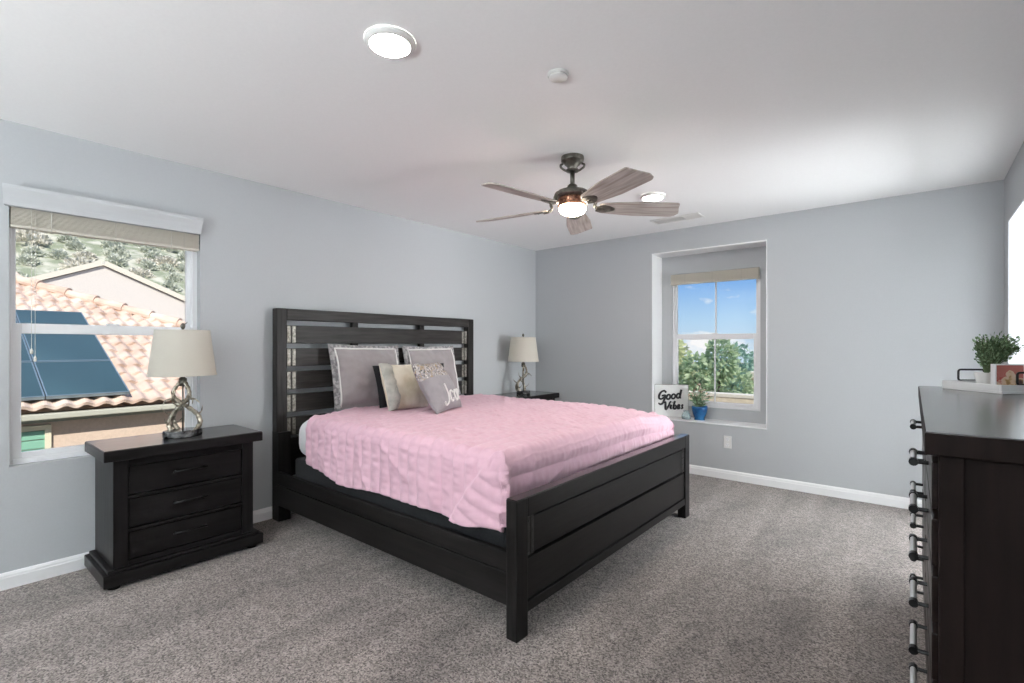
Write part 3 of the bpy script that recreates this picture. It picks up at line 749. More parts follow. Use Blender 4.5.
# ------------------------------------------------------------------ antler lamps
def table_lamp(loc, label):
    r = thing('table_lamp', label, 'lamp', loc, 0, 'matching antler lamps')
    b = MB(); b.lathe([(0.092, 0), (0.097, 0.003), (0.097, 0.034), (0.094, 0.040), (0.001, 0.041)], 36, sx=0.78, sy=1.05); b.build('base', M['marble'], r, smooth=False, bevel=0.002)
    b = MB(); b.tube([(0, 0, 0.03), (0, 0, 0.34)], 0.005, 8); b.lathe([(0.018, 0.30), (0.021, 0.31), (0.021, 0.345), (0.012, 0.352), (0.012, 0.40), (0.016, 0.402), (0.016, 0.425), (0.003, 0.43)], 16); b.build('stem', M['bronze'], r, smooth=True)
    def antler(rot, flip):
        T = Matrix.Rotation(rot, 4, 'Z')
        q = lambda p: T @ Vector((p[0], p[1] * flip, p[2]))
        b = MB()
        main = spline([q(p) for p in ((0.052, 0.040, 0.032), (0.058, 0.066, 0.075), (0.040, 0.062, 0.125), (0.012, 0.020, 0.175), (-0.022, -0.030, 0.225), (-0.024, -0.040, 0.270), (-0.008, -0.018, 0.318), (0.002, -0.004, 0.345))], 7)
        m = len(main); rad = [0.0145 - 0.0055 * (i / m) + 0.0016 * math.sin(i * 1.7) for i in range(m)]
        b.tube(main, rad, 10)
        for (a, bb, c, rr) in (((0.040, 0.060, 0.122), (0.030, 0.095, 0.140), (0.012, 0.118, 0.172), 0.008), ((0.012, 0.020, 0.175), (0.045, 0.004, 0.200), (0.062, -0.012, 0.236), 0.0075),
                                ((-0.022, -0.032, 0.228), (-0.034, -0.075, 0.222), (-0.028, -0.100, 0.196), 0.0075), ((0.056, 0.062, 0.068), (0.078, 0.040, 0.085), (0.088, 0.018, 0.112), 0.0065)):
            sp = spline([q(a), q(bb), q(c)], 6); k = len(sp)
            b.tube(sp, [rr * (1 - 0.85 * i / (k - 1)) for i in range(k)], 8)
        b.build('antler', M['antler'], r, smooth=True)
    antler(0.35, 1); antler(0.35 + 2.2, 1); antler(0.35 + 4.25, -1)
    b = MB(); z0, z1, r0, r1 = 0.366, 0.632, 0.174, 0.140
    n = 56
    vs = []
    for z, rr in ((z0, r0), (z1, r1), (z1, r1 - 0.003), (z0, r0 - 0.003)):
        vs += [(rr * math.cos(2 * PI * j / n), rr * math.sin(2 * PI * j / n), z) for j in range(n)]
    b.add(vs, [(i * n + j, i * n + (j + 1) % n, ((i + 1) % 4) * n + (j + 1) % n, ((i + 1) % 4) * n + j) for i in range(4) for j in range(n)])
    sh = b.build('lamp_shade', M['shade'], r, smooth=False)
    smooth_by_angle(sh, 40)
    for zz, rr in ((z0, r0 + 0.0008), (z1, r1 + 0.0008)):
        b = MB(); b.tube([(rr * math.cos(2 * PI * j / n), rr * math.sin(2 * PI * j / n), zz) for j in range(n)], 0.0022, 6, closed=True)
        b.build('shade_trim', M['shade'], sh, smooth=True)
    b = MB()
    b.tube([(0, 0, 0.43), (0, 0, 0.618)], 0.003, 6)
    for k in range(3):
        a = 2 * PI * k / 3; b.tube([(0, 0, 0.615), (r1 * 0.985 * math.cos(a), r1 * 0.985 * math.sin(a), 0.622)], 0.002, 6)
    b.build('shade_spider', M['bronze'], r)
    b = MB(); b.lathe([(0.004, 0.612), (0.007, 0.628), (0.005, 0.640), (0.011, 0.648), (0.014, 0.660), (0.009, 0.672), (0.0005, 0.678)], 14)
    b.tube(spline([(0.0, 0, 0.664), (0.004, 0.012, 0.672), (0.002, 0.024, 0.684)], 5), [0.006 * (1 - 0.09 * i) for i in range(11)], 7)
    b.build('finial', M['bronze'], r, smooth=True)
    return r
l1 = table_lamp((-3.40, 1.028, 0.7245), 'antler table lamp with white shade in front of the left window')
l2 = dup(l1, (-3.43, 4.36, 0.7245), 0.9, 'antler table lamp with white shade in the far corner beyond the bed')

# ------------------------------------------------------------------ dresser
DZ = 1.067
dr = thing('dresser', 'espresso brown dresser with dark bar pulls along the right wall', 'dresser', (0.225, 2.347, 0), math.radians(0.45))
dx0, dx1, dy0, dy1 = -0.222, 0.222, -0.846, 0.846
b = MB(); b.box(dx0, dx1, dy0, dy1, DZ - 0.054, DZ - 0.003); tp_ = b.build('top', M['dress_z'], dr, bevel=0.003)
b = MB(); b.box(dx0 + 0.003, dx1 - 0.003, dy0 + 0.003, dy1 - 0.003, DZ - 0.0035, DZ); b.build('polished_surface', M['dress_top'], tp_)
sx0 = dx0 + 0.026
b = MB(); b.box(sx0 + 0.045, dx1 - 0.006, dy0 + 0.030, dy0 + 0.05, 0.06, DZ - 0.054); b.build('end_panel', M['dress_z'], dr)
b = MB(); b.box(sx0 + 0.045, dx1 - 0.006, dy1 - 0.05, dy1 - 0.03, 0.06, DZ - 0.054); b.build('end_panel', M['dress_z'], dr)
for y in (dy0 + 0.022, dy1 - 0.067):
    b = MB(); b.box(sx0, sx0 + 0.045, y, y + 0.045, 0.0, DZ - 0.054); b.build('corner_post', M['dress_z'], dr, bevel=0.003)
    b = MB(); b.box(dx1 - 0.05, dx1 - 0.006, y, y + 0.045, 0.0, 0.06); b.build('foot', M['dress_z'], dr)
b = MB(); b.box(dx1 - 0.014, dx1 - 0.006, dy0 + 0.05, dy1 - 0.05, 0.06, DZ - 0.054); b.build('back_panel', M['dress_y'], dr)
b = MB(); b.box(sx0 + 0.006, sx0 + 0.03, -0.02, 0.02, 0.06, DZ - 0.054)
rows = [0.928 - 0.1375 * i for i in range(6)]
for i in range(7):
    z = 0.928 + 0.06875 - 0.1375 * i
    b.box(sx0 + 0.006, sx0 + 0.03, dy0 + 0.067, -0.02, z - 0.009, z + 0.009); b.box(sx0 + 0.006, sx0 + 0.03, 0.02, dy1 - 0.067, z - 0.009, z + 0.009)
b.build('front_frame', M['dress_y'], dr)
for z in rows:
    for yy0, yy1 in ((dy0 + 0.070, -0.023), (0.023, dy1 - 0.070)):
        b = MB(); b.box(sx0 - 0.012, sx0 + 0.35, yy0, yy1, z - 0.0565, z + 0.0565); d = b.build('drawer', M['dress_y'], dr, bevel=0.003)
        yc = (yy0 + yy1) / 2 + (0.0 if yy0 < 0 else 0.0); hx = sx0 - 0.046
        b = MB(); b.tube([(hx, yc - 0.085, z), (hx, yc + 0.085, z)], 0.0085, 12)
        hd = b.build('handle', M['chrome'], d, smooth=False); smooth_by_angle(hd, 40)
        for y in (yc - 0.083, yc + 0.083):
            b = MB(); b.tube([(sx0 - 0.012, y, z), (hx, y, z)], 0.006, 8)
            b.tube([(hx, y - 0.010, z), (hx, y + 0.010, z)], 0.0115, 12)
            b.build('handle_post', M['dark_metal'], hd)

# ------------------------------------------------------------------ things on the dresser
M['tray'] = mat('white_lacquer', (0.76, 0.77, 0.78), 0.35)
TZ = DZ + 0.0005
tr = thing('serving_tray', 'white wooden tray with black loop handles on the dresser', 'tray', (0.272, 3.028, TZ), YAW)
# local: y along the view, x sideways
b = MB(); b.box(-0.13, 0.13, -0.14, 0.14, 0, 0.012)
for x0, x1, y0, y1 in ((-0.13, 0.13, -0.14, -0.128), (-0.13, 0.13, 0.128, 0.14), (-0.13, -0.118, -0.128, 0.128), (0.118, 0.13, -0.128, 0.128)):
    b.box(x0, x1, y0, y1, 0.012, 0.037)
b.build('tray_body', M['tray'], tr, bevel=0.002)
for y in (-0.134, 0.134):
    b = MB(); pts = []
    for (x, z, a0) in ((0.050, 0.005, -90), (0.050, 0.035, 0), (-0.050, 0.035, 90), (-0.050, 0.005, 180)):
        for k in range(5):
            a = math.radians(a0 + 90 * k / 4); pts.append((x + 0.010 * math.cos(a), y, 0.0405 + z + 0.010 * math.sin(a) + 0.002))
    b.tube(pts, 0.0045, 8, closed=True); b.build('handle', M['dark_metal'], tr, smooth=True)

def tray_pt(x, y): return Vector((0.272, 3.028, 0)) + Matrix.Rotation(YAW, 3, 'Z') @ Vector((x, y, 0))
M['pot_white'] = mat('white_ceramic', (0.80, 0.80, 0.79), 0.25)
M['soil'] = mat('potting_soil', (0.05, 0.035, 0.025), 0.9)
def leaf_mat(name, c1, c2, tr=0.3):
    m = bpy.data.materials.new(name); m.use_nodes = True
    N = m.node_tree.nodes; L = m.node_tree.links.new; N.clear()
    o = N.new('ShaderNodeOutputMaterial'); d = N.new('ShaderNodeBsdfPrincipled'); t = N.new('ShaderNodeBsdfTranslucent'); x = N.new('ShaderNodeMixShader')
    ge = N.new('ShaderNodeNewGeometry'); rp = N.new('ShaderNodeValToRGB')
    rp.color_ramp.elements[0].color = (*c1, 1); rp.color_ramp.elements[1].color = (*c2, 1)
    L(ge.outputs['Random Per Island'], rp.inputs[0]); L(rp.outputs[0], d.inputs['Base Color']); L(rp.outputs[0], t.inputs['Color'])
    d.inputs['Roughness'].default_value = 0.55; x.inputs[0].default_value = tr
    L(d.outputs[0], x.inputs[1]); L(t.outputs[0], x.inputs[2]); L(x.outputs[0], o.inputs[0])
    return m
M['leaf'] = leaf_mat('deep_green_leaf', (0.04, 0.09, 0.035), (0.24, 0.36, 0.20))
M['stem'] = mat('green_stem', (0.08, 0.12, 0.05), 0.6)
def leaf(b, p, d, ln, wd, up=None):
    # small folded leaf starting at p, pointing along d
    d = Vector(d).normalized(); u = Vector(up) if up is not None else Vector((random.uniform(-1, 1), random.uniform(-1, 1), random.uniform(-1, 1)))
    s = d.cross(u); s = s.normalized() if s.length > 1e-6 else d.orthogonal().normalized(); n = s.cross(d)
    p = Vector(p)
    vs = [p, p + d * ln * .35 + s * wd / 2 + n * wd * .12, p + d * ln * .7 + s * wd * .42 + n * wd * .1, p + d * ln, p + d * ln * .7 - s * wd * .42 + n * wd * .1, p + d * ln * .35 - s * wd / 2 + n * wd * .12, p + d * ln * .5]
    b.add(vs, [(0, 1, 6), (1, 2, 6), (2, 3, 6), (3, 4, 6), (4, 5, 6), (5, 0, 6)])

pc = tray_pt(-0.044, 0.02)
pl = thing('potted_plant', 'small bushy green plant in a white pot on the tray', 'plant', (pc.x, pc.y, TZ + 0.0125))
b = MB(); b.lathe([(0.024, 0), (0.026, 0.002), (0.037, 0.062), (0.038, 0.068), (0.035, 0.068), (0.033, 0.060), (0.0005, 0.058)], 24); b.build('pot', M['pot_white'], pl, smooth=False, bevel=0.001)
b = MB(); bs = MB()
for i in range(150):
    th = random.uniform(0, 2 * PI); cz = random.uniform(-0.45, 1)
    rr = random.uniform(0.6, 1.0)
    e_ = Vector((0.082 * rr * math.cos(th) * math.sqrt(1 - cz * cz * 0.9), 0.082 * rr * math.sin(th) * math.sqrt(1 - cz * cz * 0.9), 0.188 + 0.052 * rr * cz))
    e_.x += 0.046; e_.y += 0.036
    m_ = Vector((e_.x * 0.35, e_.y * 0.35, 0.105 + 0.02 * cz))
    sp = spline([(0, 0, 0.055), m_, e_], 3)
    bs.tube(sp, 0.0009, 4, cap=False)
    for k in range(9):
        t_ = 0.62 + 0.38 * k / 8; q = sp[min(len(sp) - 1, int(t_ * (len(sp) - 1)))] + Vector((random.gauss(0, .006), random.gauss(0, .006), random.gauss(0, .006)))
        dd = (e_ - m_).normalized() + Vector((random.gauss(0, .7), random.gauss(0, .7), random.gauss(0, .5) + .2))
        leaf(b, q, dd, random.uniform(.012, .021), random.uniform(.005, .009))
b.build('foliage', M['leaf'], pl, fixn=False); bs.build('stems', M['stem'], pl)

# framed picture: red ground, pale and ochre figures as plain blots
fp = tray_pt(-0.022, -0.075)
fr = thing('picture_frame', 'white boxed frame with a red and ochre picture standing on the tray', 'picture frame', (fp.x, fp.y, TZ + 0.0125), YAW - 0.12)
fw, fh = 0.128, 0.108
b = MB(); ring(b, -fw / 2, fw / 2, 0, fh, 0.006, 0.016, 0.005, 0.005, 0, 0.024, Matrix.Identity(4)); b.build('frame', M['tray'], fr, bevel=0.001)
M['picture'] = mat('red_picture', (0.5, 0.2, 0.17), 0.4)
def picture(m):
    N, L, bs_ = nodes(m)
    tc = N.new('ShaderNodeTexCoord'); mp = N.new('ShaderNodeMapping'); mp.inputs['Location'].default_value = (3.1, 0, 1.7)
    nz = N.new('ShaderNodeTexNoise'); nz.inputs['Scale'].default_value = 26; nz.inputs['Detail'].default_value = 2
    sep = N.new('ShaderNodeSeparateXYZ'); mr = N.new('ShaderNodeMapRange'); mr.inputs['From Min'].default_value = 0.02; mr.inputs['From Max'].default_value = 0.09; mr.inputs['To Min'].default_value = 0.17; mr.inputs['To Max'].default_value = -0.10
    ad = N.new('ShaderNodeMath'); rp = N.new('ShaderNodeValToRGB'); rp.color_ramp.interpolation = 'LINEAR'; el = rp.color_ramp.elements
    el[0].position = 0.0; el[0].color = (0.42, 0.13, 0.10, 1); el[1].position = 1.0; el[1].color = (0.10, 0.05, 0.04, 1)
    for p_, c_ in ((0.46, (0.50, 0.17, 0.14)), (0.50, (0.45, 0.06, 0.06)), (0.56, (0.66, 0.52, 0.40)), (0.66, (0.62, 0.45, 0.30)), (0.72, (0.36, 0.22, 0.08)), (0.82, (0.12, 0.06, 0.05))):
        q = el.new(p_); q.color = (*c_, 1)
    L(tc.outputs['Object'], mp.inputs[0]); L(mp.outputs[0], nz.inputs['Vector']); L(tc.outputs['Object'], sep.inputs[0]); L(sep.outputs['Z'], mr.inputs[0])
    L(nz.outputs['Fac'], ad.inputs[0]); L(mr.outputs[0], ad.inputs[1]); L(ad.outputs[0], rp.inputs[0]); L(rp.outputs[0], bs_.inputs['Base Color'])
picture(M['picture'])
b = MB(); b.box(-fw / 2 + 0.006, fw / 2 - 0.016, 0.006, 0.012, 0.005, fh - 0.005); b.build('picture', M['picture'], fr)

# ------------------------------------------------------------------ things on the window sill
SZ = NZ0 + 0.0005
M['canvas'] = mat('white_canvas', (0.74, 0.75, 0.74), 0.6)
M['sign_side'] = wood('grey_brown_wood', (0.10, 0.085, 0.075), (0.20, 0.18, 0.16), (12, 12, 1), bump=0.1)
M['ink'] = mat('black_ink', (0.012, 0.014, 0.018), 0.5)
sg = thing('wall_sign', 'white square sign reading Good Vibes propped on the window sill', 'sign', (-1.992, 5.030, SZ), 0.50)
S_ = 0.340
b = MB(); b.box(-S_ / 2, S_ / 2, 0.004, 0.034, 0, S_); b.build('box', M['sign_side'], sg, bevel=0.001)
b = MB(); b.box(-S_ / 2 + 0.003, S_ / 2 - 0.003, 0.0, 0.004, 0.003, S_ - 0.003); b.build('face', M['canvas'], sg)
b = MB()
TS = lambda p: Vector((p.x, -0.0015 - 0.0008 * math.sin(p.x * 400), p.y))
k = 0.106; th = 0.0096
sh_ = 0.16
# Good
strokes(b, [[(0.66, 0.92, 1.1), (0.48, 1.08), (0.22, 0.98), (0.06, 0.66, 1.3), (0.10, 0.34, 1.2), (0.32, 0.26), (0.54, 0.44), (0.62, 0.60)],
            [(0.30, 0.58, .8), (0.64, 0.62, 1.2), (0.60, 0.2, 1.2), (0.50, -0.16, 1.2), (0.28, -0.26), (0.10, -0.12, .8)]], -0.140, 0.160, k, TS, th, shear=sh_)
strokes(b, [[(x * 1.0, y, 1.1) for x, y in oval(0.96, 0.48, 0.17, 0.22)], oval(1.42, 0.54, 0.17, 0.22),
            oval(1.86, 0.60, 0.16, 0.22), [(2.05, 1.22, 1.2), (2.03, 0.80, 1.2), (2.04, 0.44, 1.1), (2.16, 0.42, .7)]], -0.140, 0.160, k, TS, th, shear=sh_)
# Vibes
strokes(b, [[(0.0, 0.70, .8), (0.14, 0.82), (0.20, 0.40, 1.3), (0.30, 0.02, 1.2), (0.50, 0.40), (0.62, 0.84, .9), (0.74, 0.86, .7)],
            [(0.78, 0.56, 1.2), (0.76, 0.22, 1.2), (0.88, 0.08, .8)], [(0.83, 0.80, 1.2), (0.84, 0.82, 1.2)],
            [(1.10, 0.98, 1.1), (1.06, 0.50, 1.2), (1.08, 0.16, 1.1), (1.26, 0.12), (1.34, 0.34), (1.22, 0.50), (1.08, 0.42, .8)],
            [(1.46, 0.32, .8), (1.66, 0.38), (1.62, 0.54), (1.48, 0.48), (1.46, 0.24, 1.1), (1.60, 0.14), (1.76, 0.24, .7)],
            [(2.02, 0.56, .9), (1.90, 0.50), (1.96, 0.34), (2.00, 0.20), (1.84, 0.16, .8)]], -0.085, 0.078, k * 0.90, TS, th, shear=sh_)
b.build('lettering', M['ink'], sg, smooth=True)

M['pot_blue'] = add_noise_colour(mat('blue_glaze', (0.01, 0.09, 0.28), 0.15), (0.006, 0.05, 0.18), (0.014, 0.13, 0.30), (1, 1, 1), 14, 3)
M['leaf_pale'] = leaf_mat('pale_green_leaf', (0.12, 0.24, 0.12), (0.40, 0.55, 0.36))
M['petal'] = leaf_mat('peach_petal', (0.62, 0.36, 0.24), (0.80, 0.70, 0.62))
bp = thing('flower_pot', 'blue glazed pot with pale flowering plant on the window sill', 'plant', (-1.705, 5.035, SZ))
b = MB(); b.lathe([(0.050, 0), (0.052, 0.004), (0.047, 0.018), (0.066, 0.060), (0.075, 0.110), (0.076, 0.134), (0.072, 0.138), (0.068, 0.132), (0.063, 0.118), (0.001, 0.116)], 32)
o = b.build('pot', M['pot_blue'], bp); smooth_by_angle(o, 50)
b = MB(); bs = MB(); bf = MB()
for i in range(46):
    th_ = random.uniform(0, 2 * PI); r_ = random.uniform(0.1, 1.0); hh = random.uniform(0.06, 0.23)
    e_ = Vector((0.105 * r_ * math.cos(th_), 0.085 * r_ * math.sin(th_), 0.118 + hh * (1.1 - 0.4 * r_)))
    sp = spline([(0.3 * e_.x, 0.3 * e_.y, 0.115), (e_.x * 0.55, e_.y * 0.55, 0.115 + hh * 0.55), e_], 4)
    bs.tube(sp, 0.0012, 4, cap=False)
    for k_ in range(7):
        q = sp[min(len(sp) - 1, 2 + k_)]
        leaf(b, q, Vector((math.cos(th_) + random.gauss(0, .6), math.sin(th_) + random.gauss(0, .6), random.uniform(-.1, .9))), random.uniform(.02, .045), random.uniform(.008, .015))
    if hh > 0.12:
        for k_ in range(6): leaf(bf, e_, Vector((random.gauss(0, 1), random.gauss(0, 1), random.gauss(.4, .6))), random.uniform(.012, .024), .013)
b.build('foliage', M['leaf_pale'], bp, fixn=False); bs.build('stems', M['stem'], bp); bf.build('blossoms', M['petal'], bp, fixn=False)

M['clear_glass'] = mat('clear_glass', (0.80, 0.93, 0.95), 0.03)
M['clear_glass'].node_tree.nodes['Principled BSDF'].inputs['Transmission Weight'].default_value = 0.75
b = MB(); b.lathe([(0.030, 0), (0.044, 0.006), (0.047, 0.032), (0.036, 0.060), (0.026, 0.072), (0.029, 0.088), (0.026, 0.088), (0.023, 0.073), (0.033, 0.059), (0.043, 0.032), (0.040, 0.010), (0.001, 0.008)], 28, c=(-1.822, 4.985, SZ))
o = b.build('glass_vase', M['clear_glass'], smooth=True)
tag(o, 'small clear glass vase between the sign and the blue pot', 'vase')

# ------------------------------------------------------------------ ceiling fan
FZ = 2.117
fan = thing('ceiling_fan', 'five blade wooden ceiling fan with bronze motor and lit bowl', 'ceiling fan', (-1.665, 2.611, ZC))
z_ = lambda z: z - ZC
b = MB(); b.lathe([(0.070, z_(2.4395)), (0.072, z_(2.425)), (0.070, z_(2.412)), (0.056, z_(2.404)), (0.050, z_(2.392)), (0.034, z_(2.380)), (0.030, z_(2.366)), (0.040, z_(2.360)), (0.040, z_(2.350)), (0.018, z_(2.346))], 32); o = b.build('canopy', M['bronze'], fan); smooth_by_angle(o, 40)
for a in (0.6, 0.6 + PI):
    b = MB()
    q = lambda r, z: (r * math.cos(a), r * math.sin(a), z_(z))
    b.tube(spline([q(0.056, 2.398), q(0.072, 2.392), q(0.070, 2.376), q(0.050, 2.360), q(0.036, 2.353)], 5), 0.007, 8)
    b.build('canopy_arm', M['bronze'], fan, smooth=True)
b = MB(); b.tube([(0, 0, z_(2.352)), (0, 0, z_(2.262))], 0.0145, 16); b.build('downrod', M['bronze'], fan, smooth=True)
b = MB(); b.lathe([(0.016, z_(2.272)), (0.030, z_(2.262)), (0.034, z_(2.246)), (0.045, z_(2.240)), (0.090, z_(2.226)), (0.112, z_(2.208)), (0.118, z_(2.190)), (0.106, z_(2.182))], 40); o = b.build('motor_housing', M['bronze'], fan); smooth_by_angle(o, 50)
b = MB(); b.lathe([(0.084, z_(2.184)), (0.086, z_(2.172)), (0.086, z_(2.146)), (0.092, z_(2.141)), (0.092, z_(2.132)), (0.080, z_(2.126))], 40)
for k in range(20):
    a = 2 * PI * k / 20
    b.box(-0.005, 0.005, -0.005, 0.005, z_(2.150), z_(2.170), Matrix.Rotation(a, 4, 'Z') @ Matrix.Translation((0.087, 0, 0)))
o = b.build('motor_band', M['copper'], fan); smooth_by_angle(o, 40)
b = MB(); b.lathe([(0.078, z_(2.127)), (0.084, z_(2.122)), (0.084, z_(2.112)), (0.076, z_(2.097)), (0.058, z_(2.084)), (0.032, z_(2.076)), (0.0005, z_(2.073))], 36); b.build('light_bowl', M['fan_glow'], fan, smooth=True)
for k in range(5):
    ang = math.radians(44.7 + 72 * k)
    T0 = Matrix.Identity(4)
    pitch = Matrix.Rotation(math.radians(-13), 4, 'X')
    zc = z_(FZ + 0.010)
    r0, r1 = 0.165, 0.700
    top = []; 
    N_ = 30
    def half(t):
        base = lerp(0.056, 0.084, min(1, t / 0.45)) if t < 0.45 else 0.084
        if t > 0.90: base *= math.sqrt(max(0, 1 - ((t - 0.90) / 0.10) ** 2)) * 0.55 + 0.45 if t < 0.999 else 0.45
        if t < 0.06: base *= 0.72 + 0.28 * math.sqrt(t / 0.06)
        return base
    pl_ = []
    for i in range(N_ + 1):
        t = i / N_; pl_.append((lerp(r0, r1, t) - (0.018 if i == N_ else 0.0) + (0.016 if i == N_ else 0), half(t)))
    for i in range(N_, -1, -1):
        t = i / N_; pl_.append((lerp(r0, r1, t) - (0.030 if t > 0.9 else 0) * ((t - 0.9) / 0.1 if t > 0.9 else 0), -half(t)))
    b = MB(); b.prism(pl_, -0.004, 0.004, T0 @ Matrix.Translation((0, 0, zc)) @ pitch)
    bl = b.build('blade', M['blade'], fan, bevel=0.002); bl.rotation_euler = (0, 0, ang)
    b = MB()
    ip = [(0.100, 0.020), (0.150, 0.026), (0.185, 0.042), (0.225, 0.036), (0.262, 0.014), (0.270, 0.0), (0.262, -0.014), (0.225, -0.036), (0.185, -0.042), (0.150, -0.026), (0.100, -0.020)]
    b.prism(ip[1:-1], -0.0095, -0.0045, T0 @ Matrix.Translation((0, 0, zc)) @ pitch)
    b.tube([T0 @ Vector(p) for p in spline([(0.100, 0, z_(2.196)), (0.136, 0, z_(2.190)), (0.150, 0, z_(2.165)), (0.142, 0, z_(2.138)), (0.165, 0, zc - 0.006), (0.20, 0, zc - 0.008)], 4)], 0.009, 8)
    for px_, py_ in ((0.19, 0.022), (0.19, -0.022), (0.24, 0.0)):
        b.lathe([(0.005, -0.011), (0.004, -0.0125), (0.0005, -0.013)], 8, c=(px_, py_, 0), T=T0 @ Matrix.Translation((0, 0, zc)) @ pitch)
    b.build('blade_iron', M['bronze'], bl, smooth=False)

# ------------------------------------------------------------------ ceiling fittings
def downlight(loc, label):
    r = thing('ceiling_light', label, 'ceiling light', (loc[0], loc[1], ZC), 0, 'round white ceiling lights')
    b = MB(); b.lathe([(0.096, -0.0005), (0.098, -0.006), (0.094, -0.013), (0.080, -0.020), (0.077, -0.020), (0.076, -0.013), (0.070, -0.008)], 48, cap=False); o = b.build('trim_ring', M['plastic'], r); smooth_by_angle(o, 40)
    b = MB(); b.lathe([(0.0765, -0.014), (0.074, -0.019), (0.050, -0.0225), (0.0005, -0.024)], 40, cap=False); b.build('diffuser', M['downlight'], r, smooth=True)
    return r
downlight((-1.573, 1.170), 'large lit round ceiling light near the smoke detector')
downlight((-1.612, 3.690), 'lit round ceiling light beyond the fan near the vent')
downlight((-1.6, -1.35), 'lit round ceiling light added out of view behind the camera')  # extra fitting added out of view for more light
sd = thing('smoke_detector', 'flat round white smoke detector on the ceiling before the fan', 'smoke detector', (-1.204, 1.773, ZC))
b = MB(); b.lathe([(0.046, -0.0005), (0.047, -0.006), (0.044, -0.010)], 32, cap=False); b.build('base_ring', M['plastic'], sd)
b = MB(); b.lathe([(0.038, -0.008), (0.0405, -0.012), (0.0405, -0.017), (0.037, -0.020), (0.0005, -0.0205)], 32, cap=False); o = b.build('cover', M['plastic'], sd); smooth_by_angle(o, 40)

M['vent_dark'] = mat('vent_recess_grey', (0.60, 0.60, 0.60), 0.7)
vt = thing('air_vent', 'white rectangular air vent in the ceiling near the niche wall', 'air vent', (-1.725, 4.48, ZC))
b = MB(); ring(b, -0.225, 0.225, -0.085, 0.085, 0.022, 0.022, 0.022, 0.022, 0.0005, 0.009, Matrix(((1, 0, 0, 0), (0, 0, 1, 0), (0, -1, 0, 0), (0, 0, 0, 1)))); b.build('frame', M['plastic'], vt, bevel=0.002)
b = MB(); b.box(-0.203, 0.203, -0.063, 0.063, -0.002, -0.0005); b.build('backing', M['vent_dark'], vt)
for x0, x1, tilt in ((-0.200, -0.068, 0.9), (-0.062, 0.064, 0.75), (0.070, 0.200, -0.75)):
    b = MB()
    for i in range(9):
        y = -0.056 + 0.014 * i
        b.box(x0, x1, -0.006, 0.006, -0.0005, 0.0005, Matrix.Translation((0, y, -0.0065)) @ Matrix.Rotation(tilt, 4, 'X'))
    b.build('louver_bank', M['plastic'], vt)

# wall outlet
ol = thing('electrical_outlet', 'white duplex outlet on the wall below the niche', 'outlet', (-1.400, YB, 0.353))
b = MB(); b.box(-0.0355, 0.0355, -0.006, 0.0, -0.058, 0.058); b.build('cover_plate', M['plastic'], ol, bevel=0.002)
for dz in (-0.027, 0.027):
    b = MB(); b.lathe([(0.0165, 0.005), (0.0165, 0.0078), (0.001, 0.0078)], 20, T=Matrix.Translation((0, 0, dz)) @ Matrix.Rotation(PI / 2, 4, 'X')); sck = b.build('socket', M['white_trim'], ol)
    b = MB()
    for x in (-0.006, 0.006): b.box(x - 0.0012, x + 0.0012, -0.0084, -0.0070, dz - 0.001, dz + 0.008)
    b.lathe([(0.0025, 0.007), (0.0025, 0.0083), (0.0002, 0.0083)], 8, T=Matrix.Translation((0, 0, dz - 0.008)) @ Matrix.Rotation(PI / 2, 4, 'X')); b.build('slot', M['slot'], sck)

# two uplights added out of view behind the camera to brighten the ceiling
def added_floor_lamp(loc, label, glow='uplight_fill_glow', dz=0.0):
    fl = thing('added_floor_lamp', label, 'lamp', loc, 0, 'added bronze uplight floor lamps')
    b = MB(); b.lathe([(0.14, 0), (0.145, 0.012), (0.12, 0.025), (0.03, 0.035), (0.014, 0.06)], 32); b.build('base', M['bronze'], fl, smooth=True)
    b = MB(); b.tube([(0, 0, 0.05), (0, 0, 0.66 + dz)], 0.012, 14); b.build('pole', M['bronze'], fl, smooth=True)
    TL = Matrix.Translation((0, 0, dz))
    b = MB(); b.lathe([(0.02, 0.65), (0.06, 0.665), (0.13, 0.71), (0.18, 0.78), (0.176, 0.78), (0.127, 0.715), (0.058, 0.672), (0.001, 0.668)], 36, cap=False, T=TL); b.build('bowl', M['bronze'], fl, smooth=True)
    b = MB(); b.lathe([(0.155, 0.752), (0.10, 0.772), (0.0005, 0.778)], 36, cap=False, T=TL); b.build('diffuser', M[glow], fl, smooth=True)
added_floor_lamp((-1.75, -3.4, 0), 'bronze uplight floor lamp added out of view as ceiling fill, towards the bedhead wall')
added_floor_lamp((-0.35, -3.4, 0), 'bronze uplight floor lamp added out of view as ceiling fill, towards the dresser wall')
# ceiling light added to brighten the unseen next room
hl = thing('ceiling_light', 'round ceiling light added in the unseen next room', 'ceiling light', (1.75, 3.9, ZC))
b = MB(); b.lathe([(0.16, -0.0005), (0.165, -0.02), (0.155, -0.03)], 36, cap=False); b.build('trim_ring', M['plastic'], hl)
b = MB(); b.lathe([(0.152, -0.025), (0.15, -0.05), (0.11, -0.08), (0.0005, -0.09)], 36, cap=False); b.build('diffuser', M['hall_fill_glow'], hl, smooth=True)

